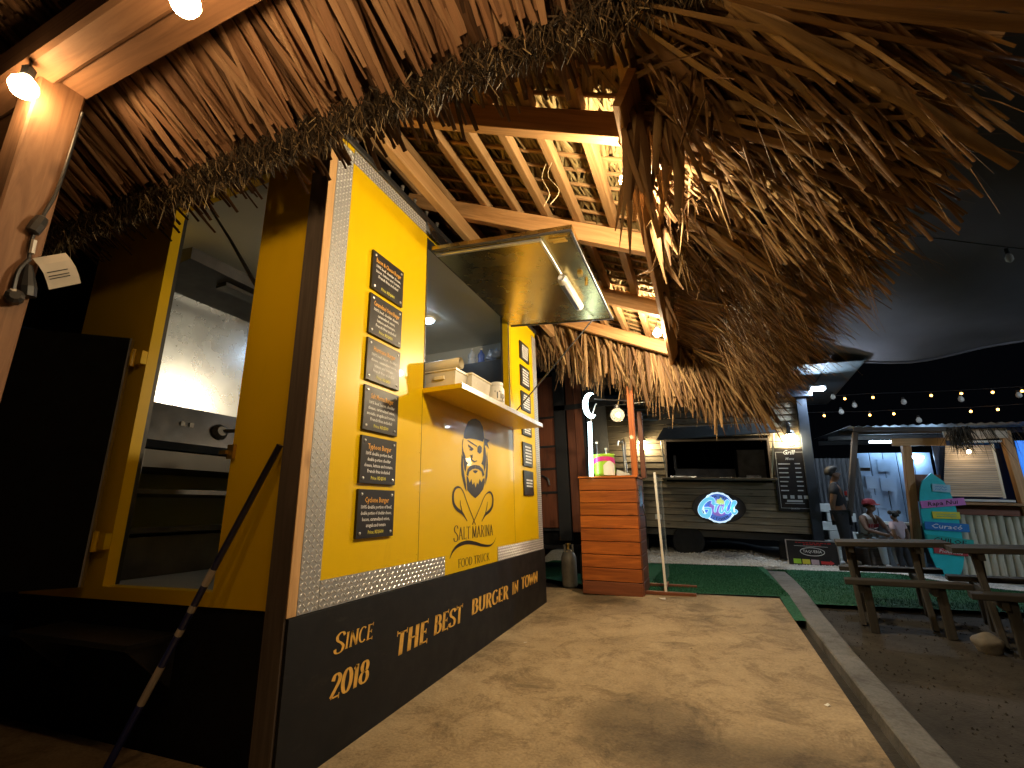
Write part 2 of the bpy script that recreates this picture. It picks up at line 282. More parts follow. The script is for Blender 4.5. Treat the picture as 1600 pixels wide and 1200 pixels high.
# ---------------------------------------------------------------- mesh builder
WM = {}
class MB:
    def __init__(s): s.v = []; s.f = []; s.uv = []; s.n = 0
    def add(s, verts, faces, uvs=None):
        b = len(s.v); s.v += [tuple(p) for p in verts]
        for i, f in enumerate(faces):
            s.f.append(tuple(b+k for k in f))
            if uvs: s.uv.append(uvs[i])
            else: s.uv.append([(verts[k][0]+verts[k][1]*0.7, verts[k][2]+verts[k][1]*0.3) for k in f])
        return s
    def beam(s, p0, p1, w, h, up=(0, 0, 1), ch=0.003):
        p0 = Vector(p0); p1 = Vector(p1); d = p1-p0; L = d.length; d = d/L; up = Vector(up)
        sd = d.cross(up).normalized(); u = sd.cross(d).normalized()
        a, b = w/2, h/2; c = min(ch, a*0.6, b*0.6)
        if c <= 0: sec = [(-a, -b), (a, -b), (a, b), (-a, b)]
        else: sec = [(-a+c, -b), (a-c, -b), (a, -b+c), (a, b-c), (a-c, b), (-a+c, b), (-a, b-c), (-a, -b+c)]
        n = len(sec); vs = []; off = random.random()*9
        for p in (p0, p1):
            for x, y in sec: vs.append(p+sd*x+u*y)
        fs, us = [], []; acc = 0
        for i in range(n):
            j = (i+1) % n; e = math.hypot(sec[j][0]-sec[i][0], sec[j][1]-sec[i][1])
            fs.append((i, j, n+j, n+i)); us.append([(off, acc), (off, acc+e), (off+L, acc+e), (off+L, acc)]); acc += e
        fs.append(tuple(range(n-1, -1, -1))); us.append([(off+sec[k][0]*.3, sec[k][1]) for k in range(n-1, -1, -1)])
        fs.append(tuple(range(n, 2*n))); us.append([(off+sec[k][0]*.3, sec[k][1]) for k in range(n)])
        return s.add(vs, fs, us)
    def box(s, a, b, ch=0.0):
        a = Vector(a); b = Vector(b); c = (a+b)/2; d = b-a
        ax = max(range(3), key=lambda i: abs(d[i])); h = Vector((0, 0, 0)); h[ax] = abs(d[ax])/2
        if ax == 2: return s.beam(c-h, c+h, abs(d[0]), abs(d[1]), (0, 1, 0), ch)
        return s.beam(c-h, c+h, abs(d[1-ax]), abs(d[2]), (0, 0, 1), ch)
    def tube(s, pts, r, seg=8, cap=True):
        pts = [Vector(p) for p in pts]; k = len(pts)
        rs = r if isinstance(r, (list, tuple)) else [r]*k
        vs, fs, us = [], [], []; acc = 0
        ref = None
        for i, p in enumerate(pts):
            t = (pts[min(i+1, k-1)]-pts[max(i-1, 0)]).normalized()
            if ref is None: ref = Vector((0, 0, 1)) if abs(t.z) < 0.9 else Vector((1, 0, 0))
            a = t.cross(ref).normalized(); b = a.cross(t).normalized(); ref = b
            for j in range(seg):
                q = 2*math.pi*j/seg; vs.append(p+(a*math.cos(q)+b*math.sin(q))*rs[i])
        for i in range(k-1):
            L = (pts[i+1]-pts[i]).length
            for j in range(seg):
                j2 = (j+1) % seg
                fs.append((i*seg+j, i*seg+j2, (i+1)*seg+j2, (i+1)*seg+j))
                us.append([(acc, j/seg*.2), (acc, (j+1)/seg*.2), (acc+L, (j+1)/seg*.2), (acc+L, j/seg*.2)])
            acc += L
        if cap:
            fs.append(tuple(range(seg))); us.append([(0, 0)]*seg)
            fs.append(tuple((k-1)*seg+j for j in range(seg-1, -1, -1))); us.append([(0, 0)]*seg)
        return s.add(vs, fs, us)
    def lathe(s, prof, c=(0, 0, 0), seg=16, axis=(0, 0, 1)):
        ax = Vector(axis).normalized(); c = Vector(c)
        a = ax.cross(Vector((1, 0, 0)) if abs(ax.x) < .9 else Vector((0, 1, 0))).normalized(); b = ax.cross(a)
        vs = []; k = len(prof)
        for r, z in prof:
            for j in range(seg):
                q = 2*math.pi*j/seg; vs.append(c+ax*z+(a*math.cos(q)+b*math.sin(q))*max(r, 1e-4))
        fs = [(i*seg+j, i*seg+(j+1) % seg, (i+1)*seg+(j+1) % seg, (i+1)*seg+j) for i in range(k-1) for j in range(seg)]
        fs.append(tuple(range(seg-1, -1, -1))); fs.append(tuple((k-1)*seg+j for j in range(seg)))
        return s.add(vs, fs)
    def ball(s, c, r, seg=12, rings=8, sc=(1, 1, 1)):
        c = Vector(c); vs = [c+Vector((0, 0, r*sc[2]))]
        for i in range(1, rings):
            t = math.pi*i/rings
            for j in range(seg):
                q = 2*math.pi*j/seg
                vs.append(c+Vector((r*sc[0]*math.sin(t)*math.cos(q), r*sc[1]*math.sin(t)*math.sin(q), r*sc[2]*math.cos(t))))
        vs.append(c-Vector((0, 0, r*sc[2]))); n = len(vs)-1
        fs = [(0, 1+j, 1+(j+1) % seg) for j in range(seg)]
        for i in range(rings-2):
            for j in range(seg):
                a = 1+i*seg+j; b = 1+i*seg+(j+1) % seg; fs.append((a, a+seg, b+seg, b))
        fs += [(n, 1+(rings-2)*seg+(j+1) % seg, 1+(rings-2)*seg+j) for j in range(seg)]
        return s.add(vs, fs)
    def prism(s, pts, d):
        pts = [Vector(p) for p in pts]; d = Vector(d); n = len(pts)
        vs = pts+[p+d for p in pts]
        fs = [tuple(range(n-1, -1, -1)), tuple(range(n, 2*n))]+[(i, (i+1) % n, n+(i+1) % n, n+i) for i in range(n)]
        return s.add(vs, fs)
    def poly(s, pts): return s.add([Vector(p) for p in pts], [tuple(range(len(pts)))])
    def mapped(s, vf, o, x, y):
        o = Vector(o); x = Vector(x); y = Vector(y)
        return s.add([o+x*a+y*b for a, b in vf[0]], vf[1])
    def build(s, name, m, parent=None, local=False, smooth=False, label=None, kind=None):
        me = bpy.data.meshes.new(name)
        vs = s.v
        if parent is not None and not local:
            inv = WM[parent.name].inverted(); vs = [inv @ Vector(p) for p in vs]
        me.from_pydata(vs, [], s.f)
        uvl = me.uv_layers.new(name='UVMap')
        flat = [c for f in s.uv for u in f for c in u]
        uvl.data.foreach_set('uv', flat)
        if smooth: me.polygons.foreach_set('use_smooth', [True]*len(me.polygons))
        me.materials.append(M[m] if isinstance(m, str) else m)
        o = bpy.data.objects.new(name, me); COL.objects.link(o)
        if parent is not None:
            o.parent = parent; WM[o.name] = WM[parent.name]
        else: WM[o.name] = Matrix.Identity(4)
        if label: o['label'] = label
        if kind: o['kind'] = kind
        return o
def tag(o, label, cat, group=None):
    o['label'] = label; o['category'] = cat
    if group: o['group'] = group
    return o
def thing(name, label, cat, loc=(0, 0, 0), rot=(0, 0, 0), group=None):
    o = bpy.data.objects.new(name, None); COL.objects.link(o); o.empty_display_size = 0.1
    o.location = loc; o.rotation_euler = rot
    WM[o.name] = Matrix.Translation(loc) @ (Matrix.Rotation(rot[2], 4, 'Z') @ Matrix.Rotation(rot[1], 4, 'Y') @ Matrix.Rotation(rot[0], 4, 'X'))
    return tag(o, label, cat, group)
def structure(o): o['kind'] = 'structure'; return o

def strips(name, m, parent, P, D, Nn, L, Wd, droop=0.0, nseg=3, fold=0.25, taper=0.6, tp=1.5, kind='stuff', rootw=1.0):
    """many narrow leaves in one mesh"""
    P = np.asarray(P, float); n = len(P)
    D = np.asarray(D, float)*np.ones((n, 1)); Nn = np.asarray(Nn, float)*np.ones((n, 1))
    L = np.asarray(L, float)*np.ones(n); Wd = np.asarray(Wd, float)*np.ones(n); dr = np.asarray(droop, float)*np.ones(n)
    D = D/np.linalg.norm(D, axis=1)[:, None]
    S = np.cross(D, Nn); S /= np.linalg.norm(S, axis=1)[:, None]; U = np.cross(S, D)
    vs = np.zeros((n, nseg+1, 3, 3)); uv = np.zeros((n, nseg+1, 3, 2))
    for k in range(nseg+1):
        t = k/nseg
        c = P+D*(L*t)[:, None]; c[:, 2] -= dr*L*t*t
        w = Wd*(1-taper*t**tp)*(rootw+(1-rootw)*min(1, t*3))/2
        vs[:, k, 0] = c-S*w[:, None]; vs[:, k, 1] = c+U*(w*2*fold)[:, None]; vs[:, k, 2] = c+S*w[:, None]
        for e in range(3):
            uv[:, k, e, 0] = L*t; uv[:, k, e, 1] = Wd*e*.5
    V = vs.reshape(-1, 3)
    if parent is not None:
        inv = np.array(WM[parent.name].inverted()); V = V@inv[:3, :3].T+inv[:3, 3]
    base = (np.arange(n)*(nseg+1)*3)[:, None, None, None]
    k = np.arange(nseg)[None, :, None, None]*3; e = np.arange(2)[None, None, :, None]
    q = np.array([0, 1, 4, 3])[None, None, None, :]
    F = (base+k+e+q).reshape(-1, 4)
    me = bpy.data.meshes.new(name)
    me.vertices.add(len(V)); me.vertices.foreach_set('co', V.ravel())
    me.loops.add(F.size); me.loops.foreach_set('vertex_index', F.ravel().astype(np.int32))
    me.polygons.add(len(F)); me.polygons.foreach_set('loop_start', np.arange(0, F.size, 4, dtype=np.int32))
    me.update(calc_edges=True)
    ul = me.uv_layers.new(name='UVMap'); ul.data.foreach_set('uv', uv.reshape(-1, 2)[F.ravel()].ravel())
    at = me.attributes.new('rnd', 'FLOAT', 'POINT'); at.data.foreach_set('value', np.repeat(rng.random(n), (nseg+1)*3))
    me.materials.append(M[m])
    o = bpy.data.objects.new(name, me); COL.objects.link(o)
    if parent is not None: o.parent = parent; WM[o.name] = WM[parent.name]
    if kind: o['kind'] = kind
    return o
def leaf_variants(base, m, count, nseg, fold, droop, taper, tp, blunt=True, rootw=0.6):
    out = []
    for i in range(count):
        o = strips(base, m, None, [(0, 0, 0)], [(1, 0, 0)], [(0, 0, 1)], [1.0], [1.0], droop*random.uniform(.3, 1.6), nseg, fold*.055*random.uniform(.4, 1.4), taper*random.uniform(.6, 1.2), tp, None, rootw)
        me = o.data
        # a slow twist and a sideways bend make every variant its own leaf
        tw = random.uniform(-.5, .5); bd = random.uniform(-.8, .8)
        for v in me.vertices:
            x, y, z = v.co; a = tw*x
            y2 = y*math.cos(a)-z*math.sin(a)*.02; v.co = (x, y2+bd*x*x, z+y*math.sin(a)*.045)
        out.append(me); bpy.data.objects.remove(o)
    return out
def place_leaf(me, name, parent, p, d, n, L, w):
    d = Vector(d).normalized(); n = Vector(n); s = n.cross(d).normalized(); u = d.cross(s)
    m = Matrix.Identity(4)
    for i in range(3):
        m[i][0] = d[i]*L; m[i][1] = s[i]*w; m[i][2] = u[i]*L*.9; m[i][3] = p[i]
    o = bpy.data.objects.new(name, me); COL.objects.link(o); o.parent = parent
    o.matrix_local = WM[parent.name].inverted() @ m
    return o

# ---------------------------------------------------------------- lettering
TC = {}
def text(body, shear=0.0, space=1.0, res=1):
    key = (body, shear, space)
    if key in TC: return TC[key]
    cu = bpy.data.curves.new('t', 'FONT'); cu.body = body; cu.size = 1; cu.shear = shear; cu.space_character = space; cu.resolution_u = res; cu.offset = .012
    o = bpy.data.objects.new('t', cu); COL.objects.link(o)
    dg = bpy.context.evaluated_depsgraph_get()
    me = bpy.data.meshes.new_from_object(o.evaluated_get(dg))
    v = [(p.co.x, p.co.y) for p in me.vertices]; f = [tuple(p.vertices) for p in me.polygons]
    bpy.data.objects.remove(o); bpy.data.curves.remove(cu); bpy.data.meshes.remove(me)
    if not v: v = [(0, 0)]
    x0 = min(a for a, b in v); x1 = max(a for a, b in v)
    TC[key] = ([(a-x0, b) for a, b in v], f, x1-x0); return TC[key]
def put_text(mb, body, o, xd, yd, size, width=None, align='c', shear=0.0, space=1.0):
    """o = baseline anchor; width squeezes the line into that many metres"""
    t = text(body, shear, space); w = t[2]; k = size if width is None else width/w
    xd = Vector(xd)*k; yd = Vector(yd)*size
    o = Vector(o)-(xd*w/2 if align == 'c' else xd*0)
    mb.mapped((t[0], t[1]), o, xd, yd)
def spline(pts, n=6):
    out = []; k = len(pts)
    for i in range(k-1):
        p0 = pts[max(i-1, 0)]; p1 = pts[i]; p2 = pts[i+1]; p3 = pts[min(i+2, k-1)]
        for j in range(n):
            t = j/n
            out.append(tuple(.5*((2*b)+(-a+c)*t+(2*a-5*b+4*c-d)*t*t+(-a+3*b-3*c+d)*t**3) for a, b, c, d in zip(p0, p1, p2, p3)))
    out.append(tuple(pts[-1])); return out
def ribbon(pts, wf):
    n = len(pts); vs = []; fs = []
    for i, (x, y) in enumerate(pts):
        a = pts[max(i-1, 0)]; b = pts[min(i+1, n-1)]; dx, dy = b[0]-a[0], b[1]-a[1]; l = math.hypot(dx, dy) or 1
        w = wf(i/(n-1), dx/l, dy/l)/2; vs += [(x-dy/l*w, y+dx/l*w), (x+dy/l*w, y-dx/l*w)]
    for i in range(n-1): fs.append((2*i, 2*i+1, 2*i+3, 2*i+2))
    return vs, fs
def arc(cx, cy, rx, ry, a0, a1, n=14): return [(cx+rx*math.cos(R(a0+(a1-a0)*i/n)), cy+ry*math.sin(R(a0+(a1-a0)*i/n))) for i in range(n+1)]
LN = lambda *p: list(p)
SER = {  # serif capitals drawn as pen strokes: (points, serif at start, serif at end)
 'S': (.62, [(spline([(.58, .80), (.46, .96), (.27, .97), (.11, .82), (.17, .62), (.42, .45), (.56, .27), (.48, .06), (.28, .01), (.10, .08), (.05, .24)]), 0, 0)]),
 'I': (.32, [(LN((.16, 0), (.16, 1)), 1, 1)]),
 'N': (.74, [(LN((.13, 0), (.13, 1)), 1, 0), (LN((.10, 1), (.62, 0)), 0, 0), (LN((.62, 0), (.62, 1)), 0, 1)]),
 'C': (.68, [(arc(.38, .5, .31, .5, 48, 312, 22), 0, 0)]),
 'E': (.60, [(LN((.15, 0), (.15, 1)), 1, 1), (LN((.15, .98), (.54, .98)), 0, 2), (LN((.15, .52), (.44, .52)), 0, 2), (LN((.15, .02), (.56, .02)), 0, 2)]),
 'F': (.56, [(LN((.15, 0), (.15, 1)), 1, 1), (LN((.15, .98), (.52, .98)), 0, 2), (LN((.15, .52), (.42, .52)), 0, 2)]),
 'T': (.66, [(LN((.33, 0), (.33, 1)), 1, 0), (LN((.03, .97), (.63, .97)), 2, 2)]),
 'H': (.76, [(LN((.15, 0), (.15, 1)), 1, 1), (LN((.61, 0), (.61, 1)), 1, 1), (LN((.15, .52), (.61, .52)), 0, 0)]),
 'B': (.66, [(LN((.15, 0), (.15, 1)), 1, 1), (LN((.15, .98), (.30, .98))+arc(.30, .76, .22, .22, 90, -90, 10)+[(.15, .54)], 0, 0), (LN((.15, .54), (.32, .54))+arc(.32, .28, .27, .26, 90, -90, 10)+[(.15, .02)], 0, 0)]),
 'R': (.70, [(LN((.15, 0), (.15, 1)), 1, 1), (LN((.15, .98), (.30, .98))+arc(.30, .75, .23, .23, 90, -90, 10)+[(.15, .52)], 0, 0), (spline([(.34, .52), (.48, .22), (.60, -.02), (.72, -.06)]), 0, 0)]),
 'P': (.60, [(LN((.15, 0), (.15, 1)), 1, 1), (LN((.15, .98), (.30, .98))+arc(.30, .74, .23, .24, 90, -90, 10)+[(.15, .50)], 0, 0)]),
 'U': (.76, [([(.14, 1), (.14, .35)]+arc(.38, .32, .24, .31, 180, 360, 12)+[(.62, 1)], 1, 1)]),
 'G': (.74, [(arc(.39, .5, .32, .5, 48, 330, 22), 0, 0), (LN((.66, .06), (.66, .46)), 0, 1)]),
 'O': (.76, [(arc(.38, .5, .31, .5, 90, 450, 26), 0, 0)]),
 'W': (1.0, [(LN((.05, 1), (.28, 0)), 1, 0), (LN((.28, 0), (.50, .95)), 0, 0), (LN((.50, .95), (.72, 0)), 0, 0), (LN((.72, 0), (.95, 1)), 0, 1)]),
 'A': (.76, [(LN((.08, 0), (.37, 1)), 1, 0), (LN((.37, 1), (.67, 0)), 0, 1), (LN((.20, .34), (.56, .34)), 0, 0)]),
 'L': (.58, [(LN((.15, 0), (.15, 1)), 1, 1), (LN((.15, .02), (.54, .02)), 0, 2)]),
 'M': (.92, [(LN((.12, 0), (.14, 1)), 1, 0), (LN((.14, 1), (.46, .05)), 0, 0), (LN((.46, .05), (.77, 1)), 0, 0), (LN((.78, 0), (.77, 1)), 1, 0)]),
 'D': (.74, [(LN((.15, 0), (.15, 1)), 1, 1), ([(.15, .98)]+arc(.28, .5, .38, .48, 90, -90, 16)+[(.15, .02)], 0, 0)]),
 'K': (.72, [(LN((.15, 0), (.15, 1)), 1, 1), (LN((.60, 1), (.17, .45)), 1, 0), (LN((.30, .60), (.64, 0)), 0, 1)]),
 '2': (.62, [(spline([(.08, .74), (.16, .94), (.34, .98), (.50, .82), (.46, .60), (.24, .30), (.05, .04)]), 0, 0), (LN((.05, .03), (.55, .03)), 0, 2)]),
 '0': (.64, [(arc(.32, .5, .26, .5, 90, 450, 24), 0, 0)]),
 '1': (.42, [(LN((.22, 0), (.22, 1)), 1, 0), (LN((.06, .82), (.22, .98)), 0, 0)]),
 '8': (.62, [(arc(.31, .75, .20, .23, 90, 450, 18), 0, 0), (arc(.31, .26, .25, .26, 90, 450, 20), 0, 0)]),
}
def serif_word(mb, word, o, xd, yd, h, width=None, thick=.17, thin=.055, big_first=False, slant=0.0, ser=.12):
    V, F, x = [], [], 0.0
    for i, ch in enumerate(word):
        if ch == ' ': x += .32; continue
        k = 1.3 if (big_first and i == 0) else 1.0
        adv, strokes = SER[ch]
        parts = []
        for pts, s0, s1 in strokes:
            parts.append(ribbon(pts, lambda t, dx, dy: thin+(thick-thin)*abs(dy)**1.5))
            for at, sv in ((pts[0], s0), (pts[-1], s1)):
                if sv == 1: parts.append(([(at[0]-ser, at[1]-.025), (at[0]+ser, at[1]-.025), (at[0]+ser, at[1]+.03), (at[0]-ser, at[1]+.03)], [(0, 1, 2, 3)]))
                if sv == 2: parts.append(([(at[0]-.02, at[1]-.12), (at[0]+.03, at[1]-.12), (at[0]+.03, at[1]+.12), (at[0]-.02, at[1]+.12)], [(0, 1, 2, 3)]))
        dz = -.12 if (big_first and i == 0) else 0
        for pv, pf in parts:
            b = len(V); V += [(x+a*k+(c*k+dz)*slant, c*k+dz) for a, c in pv]; F += [tuple(b+q for q in f) for f in pf]
        x += adv*k+.06
    k = h if width is None else width/x
    # overlapping strokes lie in one plane: lift each stroke a hair above the one before
    xd = Vector(xd); yd = Vector(yd); nrm = xd.cross(yd).normalized(); o = Vector(o)
    mb.add([o+xd*(a*k)+yd*(b*h)+nrm*(0.00004*(i % 97)*0) for i, (a, b) in enumerate(V)], F)

# ---------------------------------------------------------------- ground
def sheet(name, m, xs, ys, off, edge=None, noise=0.0, kind='structure'):
    mb = MB(); nx, ny = len(xs), len(ys); vs = []
    for y in ys:
        for x in xs:
            vs.append((x, y, G(x, y)+off+(random.uniform(-noise, noise) if noise else 0)))
    fs = [(j*nx+i, j*nx+i+1, (j+1)*nx+i+1, (j+1)*nx+i) for j in range(ny-1) for i in range(nx-1)]
    mb.add(vs, fs); o = mb.build(name, m, smooth=True); o['kind'] = kind; return o
def lin(a, b, n): return [a+(b-a)*i/n for i in range(n+1)]
sheet('ground', 'dirt', [-120, -40, -12, -6]+lin(-4, 6, 40)+[9, 15, 40, 120], [-60, -20, -6]+lin(-3, 12, 60)+[16, 30, 60, 150], -0.055)
# dirt crumbs that catch the light
mb = MB()
for i in range(3500):
    x = random.uniform(.66, 3.2); y = random.uniform(1.2, 5.2); r = random.choice([.003, .004, .005, .007])*random.uniform(.6, 1.4)
    z = G(x, y)-.055; a = random.random()*6
    mb.add([(x+r*math.cos(a), y+r*math.sin(a), z), (x+r*math.cos(a+2.2), y+r*math.sin(a+2.2), z), (x+r*math.cos(a+4.1), y+r*math.sin(a+4.1), z), (x, y, z+r*1.1)], [(0, 1, 3), (1, 2, 3), (2, 0, 3)])
mb.build('dirt_crumbs', 'dirt', kind='stuff')
def slab():
    mb = MB(); out = [(-3.6, -3), (.43, -3), (.485, 1.2), (.497, 2.2), (.51, 3.6), (.52, 4.80), (-.55, 4.86), (-1.9, 4.95), (-3.6, 5.0)]
    # gridded top so that it follows the slope, thickness down into the ground
    top = [Vector((x, y, G(x, min(y, 4.75)))) for x, y in out]
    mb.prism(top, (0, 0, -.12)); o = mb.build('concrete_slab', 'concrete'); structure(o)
slab()
def kerb():
    mb = MB(); L = [(.53, -3), (.56, .8), (.575, 2.2), (.58, 3.4), (.585, 4.2), (.62, 5.3), (.66, 6.4), (.69, 7.15)]
    Rr = [(.66, -3), (.68, .8), (.70, 2.25), (.71, 3.4), (.74, 4.3), (.80, 5.3), (.86, 6.3), (.90, 7.15)]
    vs, fs = [], []
    for (a, b) in zip(L, Rr):
        z0 = G(a[0], a[1])+.008; z1 = G(b[0], b[1])+.004
        vs += [(a[0]-.01, a[1], z0-.15), (a[0], a[1], z0-.006), (a[0]+.008, a[1], z0), (b[0]-.012, b[1], z1), (b[0], b[1], z1-.012), (b[0]+.012, b[1], z1-.16)]
    for i in range(len(L)-1):
        for j in range(5): fs.append((i*6+j, (i+1)*6+j, (i+1)*6+j+1, i*6+j+1))
    fs += [(0, 1, 2, 3, 4, 5), tuple(len(vs)-1-k for k in range(6))]
    structure(mb.add(vs, fs).build('kerb', 'kerb_concrete'))
kerb()
# artificial turf either side of the kerb
def strip_sheet(name, m, rows, off):
    mb = MB(); vs = []
    k = 8
    for y, x0, x1 in rows:
        for i in range(k+1):
            x = x0+(x1-x0)*i/k; vs.append((x, y, G(x, y)+off))
    fs = [(j*(k+1)+i, j*(k+1)+i+1, (j+1)*(k+1)+i+1, (j+1)*(k+1)+i) for j in range(len(rows)-1) for i in range(k)]
    o = mb.add(vs, fs).build(name, m, smooth=True); structure(o); return o
t1 = strip_sheet('turf', 'turf_green', [(4.87, -.9, .615), (5.3, -1.5, .635), (6, -2.4, .66), (6.8, -2.4, .69), (7.2, -2.4, .70), (7.75, -2.4, .70)], .004)
t1b = strip_sheet('turf', 'turf_green', [(4.05, .512, .590), (4.4, .515, .597), (4.80, .53, .610), (4.87, .53, .612)], .004)
t2 = strip_sheet('turf', 'turf_green', [(4.72, .76, 5.5), (5.3, .80, 5.5), (6.1, .85, 5.5), (7.0, .92, 5.5), (8.1, 1.0, 5.5)], -.02)
# short blades where the turf is nearest
def blades(n, x0, x1, y0, y1, off, name):
    P = np.stack([rng.uniform(x0, x1, n), rng.uniform(y0, y1, n)], 1); Z = np.array([G(a, b)+off for a, b in P])
    D = rng.normal(0, .35, (n, 3)); D[:, 2] = 1
    strips(name, 'turf_green', None, np.column_stack([P, Z]), D, rng.normal(0, 1, (n, 3)), rng.uniform(.010, .018, n), .004, nseg=1, fold=0)
blades(26000, -.6, .62, 4.88, 7.74, .003, 'turf_blades'); blades(22000, .80, 3.0, 4.73, 8.1, -.022, 'turf_blades')
# white gravel: pebbles on a bed
def mound(x, y): return .012+.10*sm((y-7.75)/.7)*(1-sm((x-.55)/.6))
def gravel():
    mb = MB(); vs = []; xs = lin(-2.6, 3.6, 40); ys = [7.72, 7.85, 8.0, 8.2, 8.4, 8.8, 9.5, 11.5]
    for y in ys:
        for x in xs: vs.append((x, y, G(x, y)+(mound(x, y) if y > 7.73 else -.02)))
    nx = len(xs); mb.add(vs, [(b*nx+a, b*nx+a+1, (b+1)*nx+a+1, (b+1)*nx+a) for b in range(len(ys)-1) for a in range(nx-1)])
    structure(mb.build('gravel_bed', 'gravel_white', smooth=True))
    mb = MB()
    for i in range(7000):
        x = random.uniform(-1.7, 3.4); y = 7.72+abs(random.gauss(0, .5))
        if x > 1.0 and y < 7.9: y += .2
        r = random.uniform(.010, .026); z = G(x, y)+mound(x, y); a = random.random()*6
        p = [(x+r*math.cos(a+k*1.571)*random.uniform(.7, 1.2), y+r*math.sin(a+k*1.571)*random.uniform(.7, 1.2), z+r*.25) for k in range(4)]
        mb.add(p+[(x, y, z+r*random.uniform(.6, 1.1)), (x, y, z-.01)], [(0, 1, 4), (1, 2, 4), (2, 3, 4), (3, 0, 4)])
    mb.build('gravel', 'gravel_white', kind='stuff')
gravel()

# ---------------------------------------------------------------- food truck
TR = thing('food_truck', 'yellow and black food truck with its serving flap propped open', 'food truck', (-2.3, 2.8, 0))
X = -1.4
def front(x, y, z): return (x, y, z)
def truck():
    mb = MB()
    for a, b, c, d in ((1.387, 2.175, .54, 2.655), (2.175, 3.495, .54, 1.572), (2.175, 3.495, 2.555, 2.655), (3.495, 4.25, .54, 2.655)):
        mb.box((X-.05, a, c), (X, b, d))
    mb.build('front_wall', 'yellow_paint', TR)
    mb = MB()   # side wall round the doorway
    mb.box((-1.86, 1.40, .545), (-1.47, 1.45, 2.655)); mb.box((-3.25, 1.40, .545), (-2.58, 1.45, 2.655)); mb.box((-2.58, 1.40, .545), (-1.86, 1.45, .60))
    mb.box((-2.58, 1.40, 2.60), (-1.86, 1.45, 2.655))
    mb.build('side_wall', 'yellow_paint', TR)
    mb = MB(); mb.box((-3.25, 1.452, .60), (-3.2, 4.25, 2.655)); mb.box((-3.198, 4.2, .60), (X-.052, 4.25, 2.655)); mb.build('rear_walls', 'cabin_white', TR)
    mb = MB(); mb.box((-3.198, 1.452, 2.60), (X-.052, 4.198, 2.65)); mb.build('cabin_ceiling', 'cabin_white', TR)
    mb = MB(); mb.box((-3.27, 1.38, 2.657), (X+.012, 4.27, 2.70), .006); mb.build('roof', 'dark_steel', TR)
    mb = MB(); mb.box((-3.198, 1.452, .55), (X-.052, 4.198, .598)); mb.build('cabin_floor', 'cabin_floor', TR)
    mb = MB(); mb.prism([(X+.012, 1.345, G(0, 1.345)), (X+.012, 4.255, G(0, 4.255)), (X+.012, 4.255, .537), (X+.012, 1.345, .537)], (-.03, 0, 0))
    sk = mb.build('skirt', 'black_paint', TR, label='black lower skirt lettered in gold')
    MB().box((-3.25, 1.41, -.02), (-1.50, 1.44, .542)).build('side_skirt', 'black_door', TR); MB().box((X-.03, 4.225, 0), (-3.25, 4.25, .54)).build('side_skirt', 'black_door', TR)
    # seams in the sheet metal
    mb = MB()
    for y in (2.168, 3.552): mb.box((X+.0003, y-.0012, .645), (X+.001, y+.0012, 1.56 if y < 3 else 2.52))
    mb.build('seam', 'ink_black', TR)
    mb = MB()
    for y in (2.156, 3.565):
        for k in range(9): mb.lathe([(.004, 0), (.0035, .0012), (.001, .002)], (X, y, .68+k*.105), 8, (1, 0, 0))
    mb.build('rivets', 'yellow_paint', TR, kind='stuff')
    # window frame and jambs
    mb = MB()
    mb.box((X-.056, 2.171, 1.575), (X+.004, 2.179, 2.555)); mb.box((X-.07, 3.497, 1.575), (X+.004, 3.520, 2.555), .003)
    mb.box((X-.056, 2.175, 2.548), (X+.004, 3.495, 2.556)); mb.build('window_frame', 'dark_steel', TR)
    # tread plate borders
    pl = MB(); t = .003
    plates = [(1.386, 1.488, .54, 2.625), (1.490, 2.444, .54, .644), (3.20, 4.25, .54, .636), (1.490, 2.345, 2.572, 2.65), (4.135, 4.25, .638, 2.60)]
    s = .0185
    for a, b, c, d in plates:
        p = MB().box((X+.0005, a, c), (X+t, b, d)).build('tread_plate', 'tread_metal', TR); lz = MB()
        ny = int((b-a)/s); nz = int((d-c)/s)
        for i in range(ny):
            for j in range(nz):
                cy = a+(i+.5)*(b-a)/ny; cz = c+(j+.5)*(d-c)/nz
                an = R(45 if (i+j) % 2 else -45); l, w = .0105, .0032
                ca, sa = math.cos(an), math.sin(an)
                q = [(l, 0), (l*.4, w), (-l*.4, w), (-l, 0), (-l*.4, -w), (l*.4, -w)]
                base = [(X+t-.0001, cy+u*ca-v*sa, cz+u*sa+v*ca) for u, v in q]
                tp = [(X+t+.0016, cy+(u*ca-v*sa)*.55, cz+(u*sa+v*ca)*.55) for u, v in q]
                lz.add(base+tp, [(6, 7, 8, 9, 10, 11)]+[(k, (k+1) % 6, 6+(k+1) % 6, 6+k) for k in range(6)])
        o = lz.build('tread_pattern', 'tread_raise', TR, kind='stuff'); o.parent = p
    # steel capping over the window, at the flap hinge
    mb = MB(); mb.prism([(X+.004, 2.15, 2.60), (X+.03, 2.15, 2.56), (X+.034, 2.15, 2.565), (X+.012, 2.15, 2.655), (X+.004, 2.15, 2.655)], (0, 1.42, 0)); mb.build('hinge_cover', 'steel', TR)
    # roof bolts
    mb = MB()
    for k in range(7): mb.lathe([(.008, 0), (.008, .02), (.012, .022), (.012, .03)], (X+.004, 1.5+k*.13, 2.70), 8)
    mb.build('roof_bolts', 'alu', TR, kind='stuff')
    return sk
SK = truck()
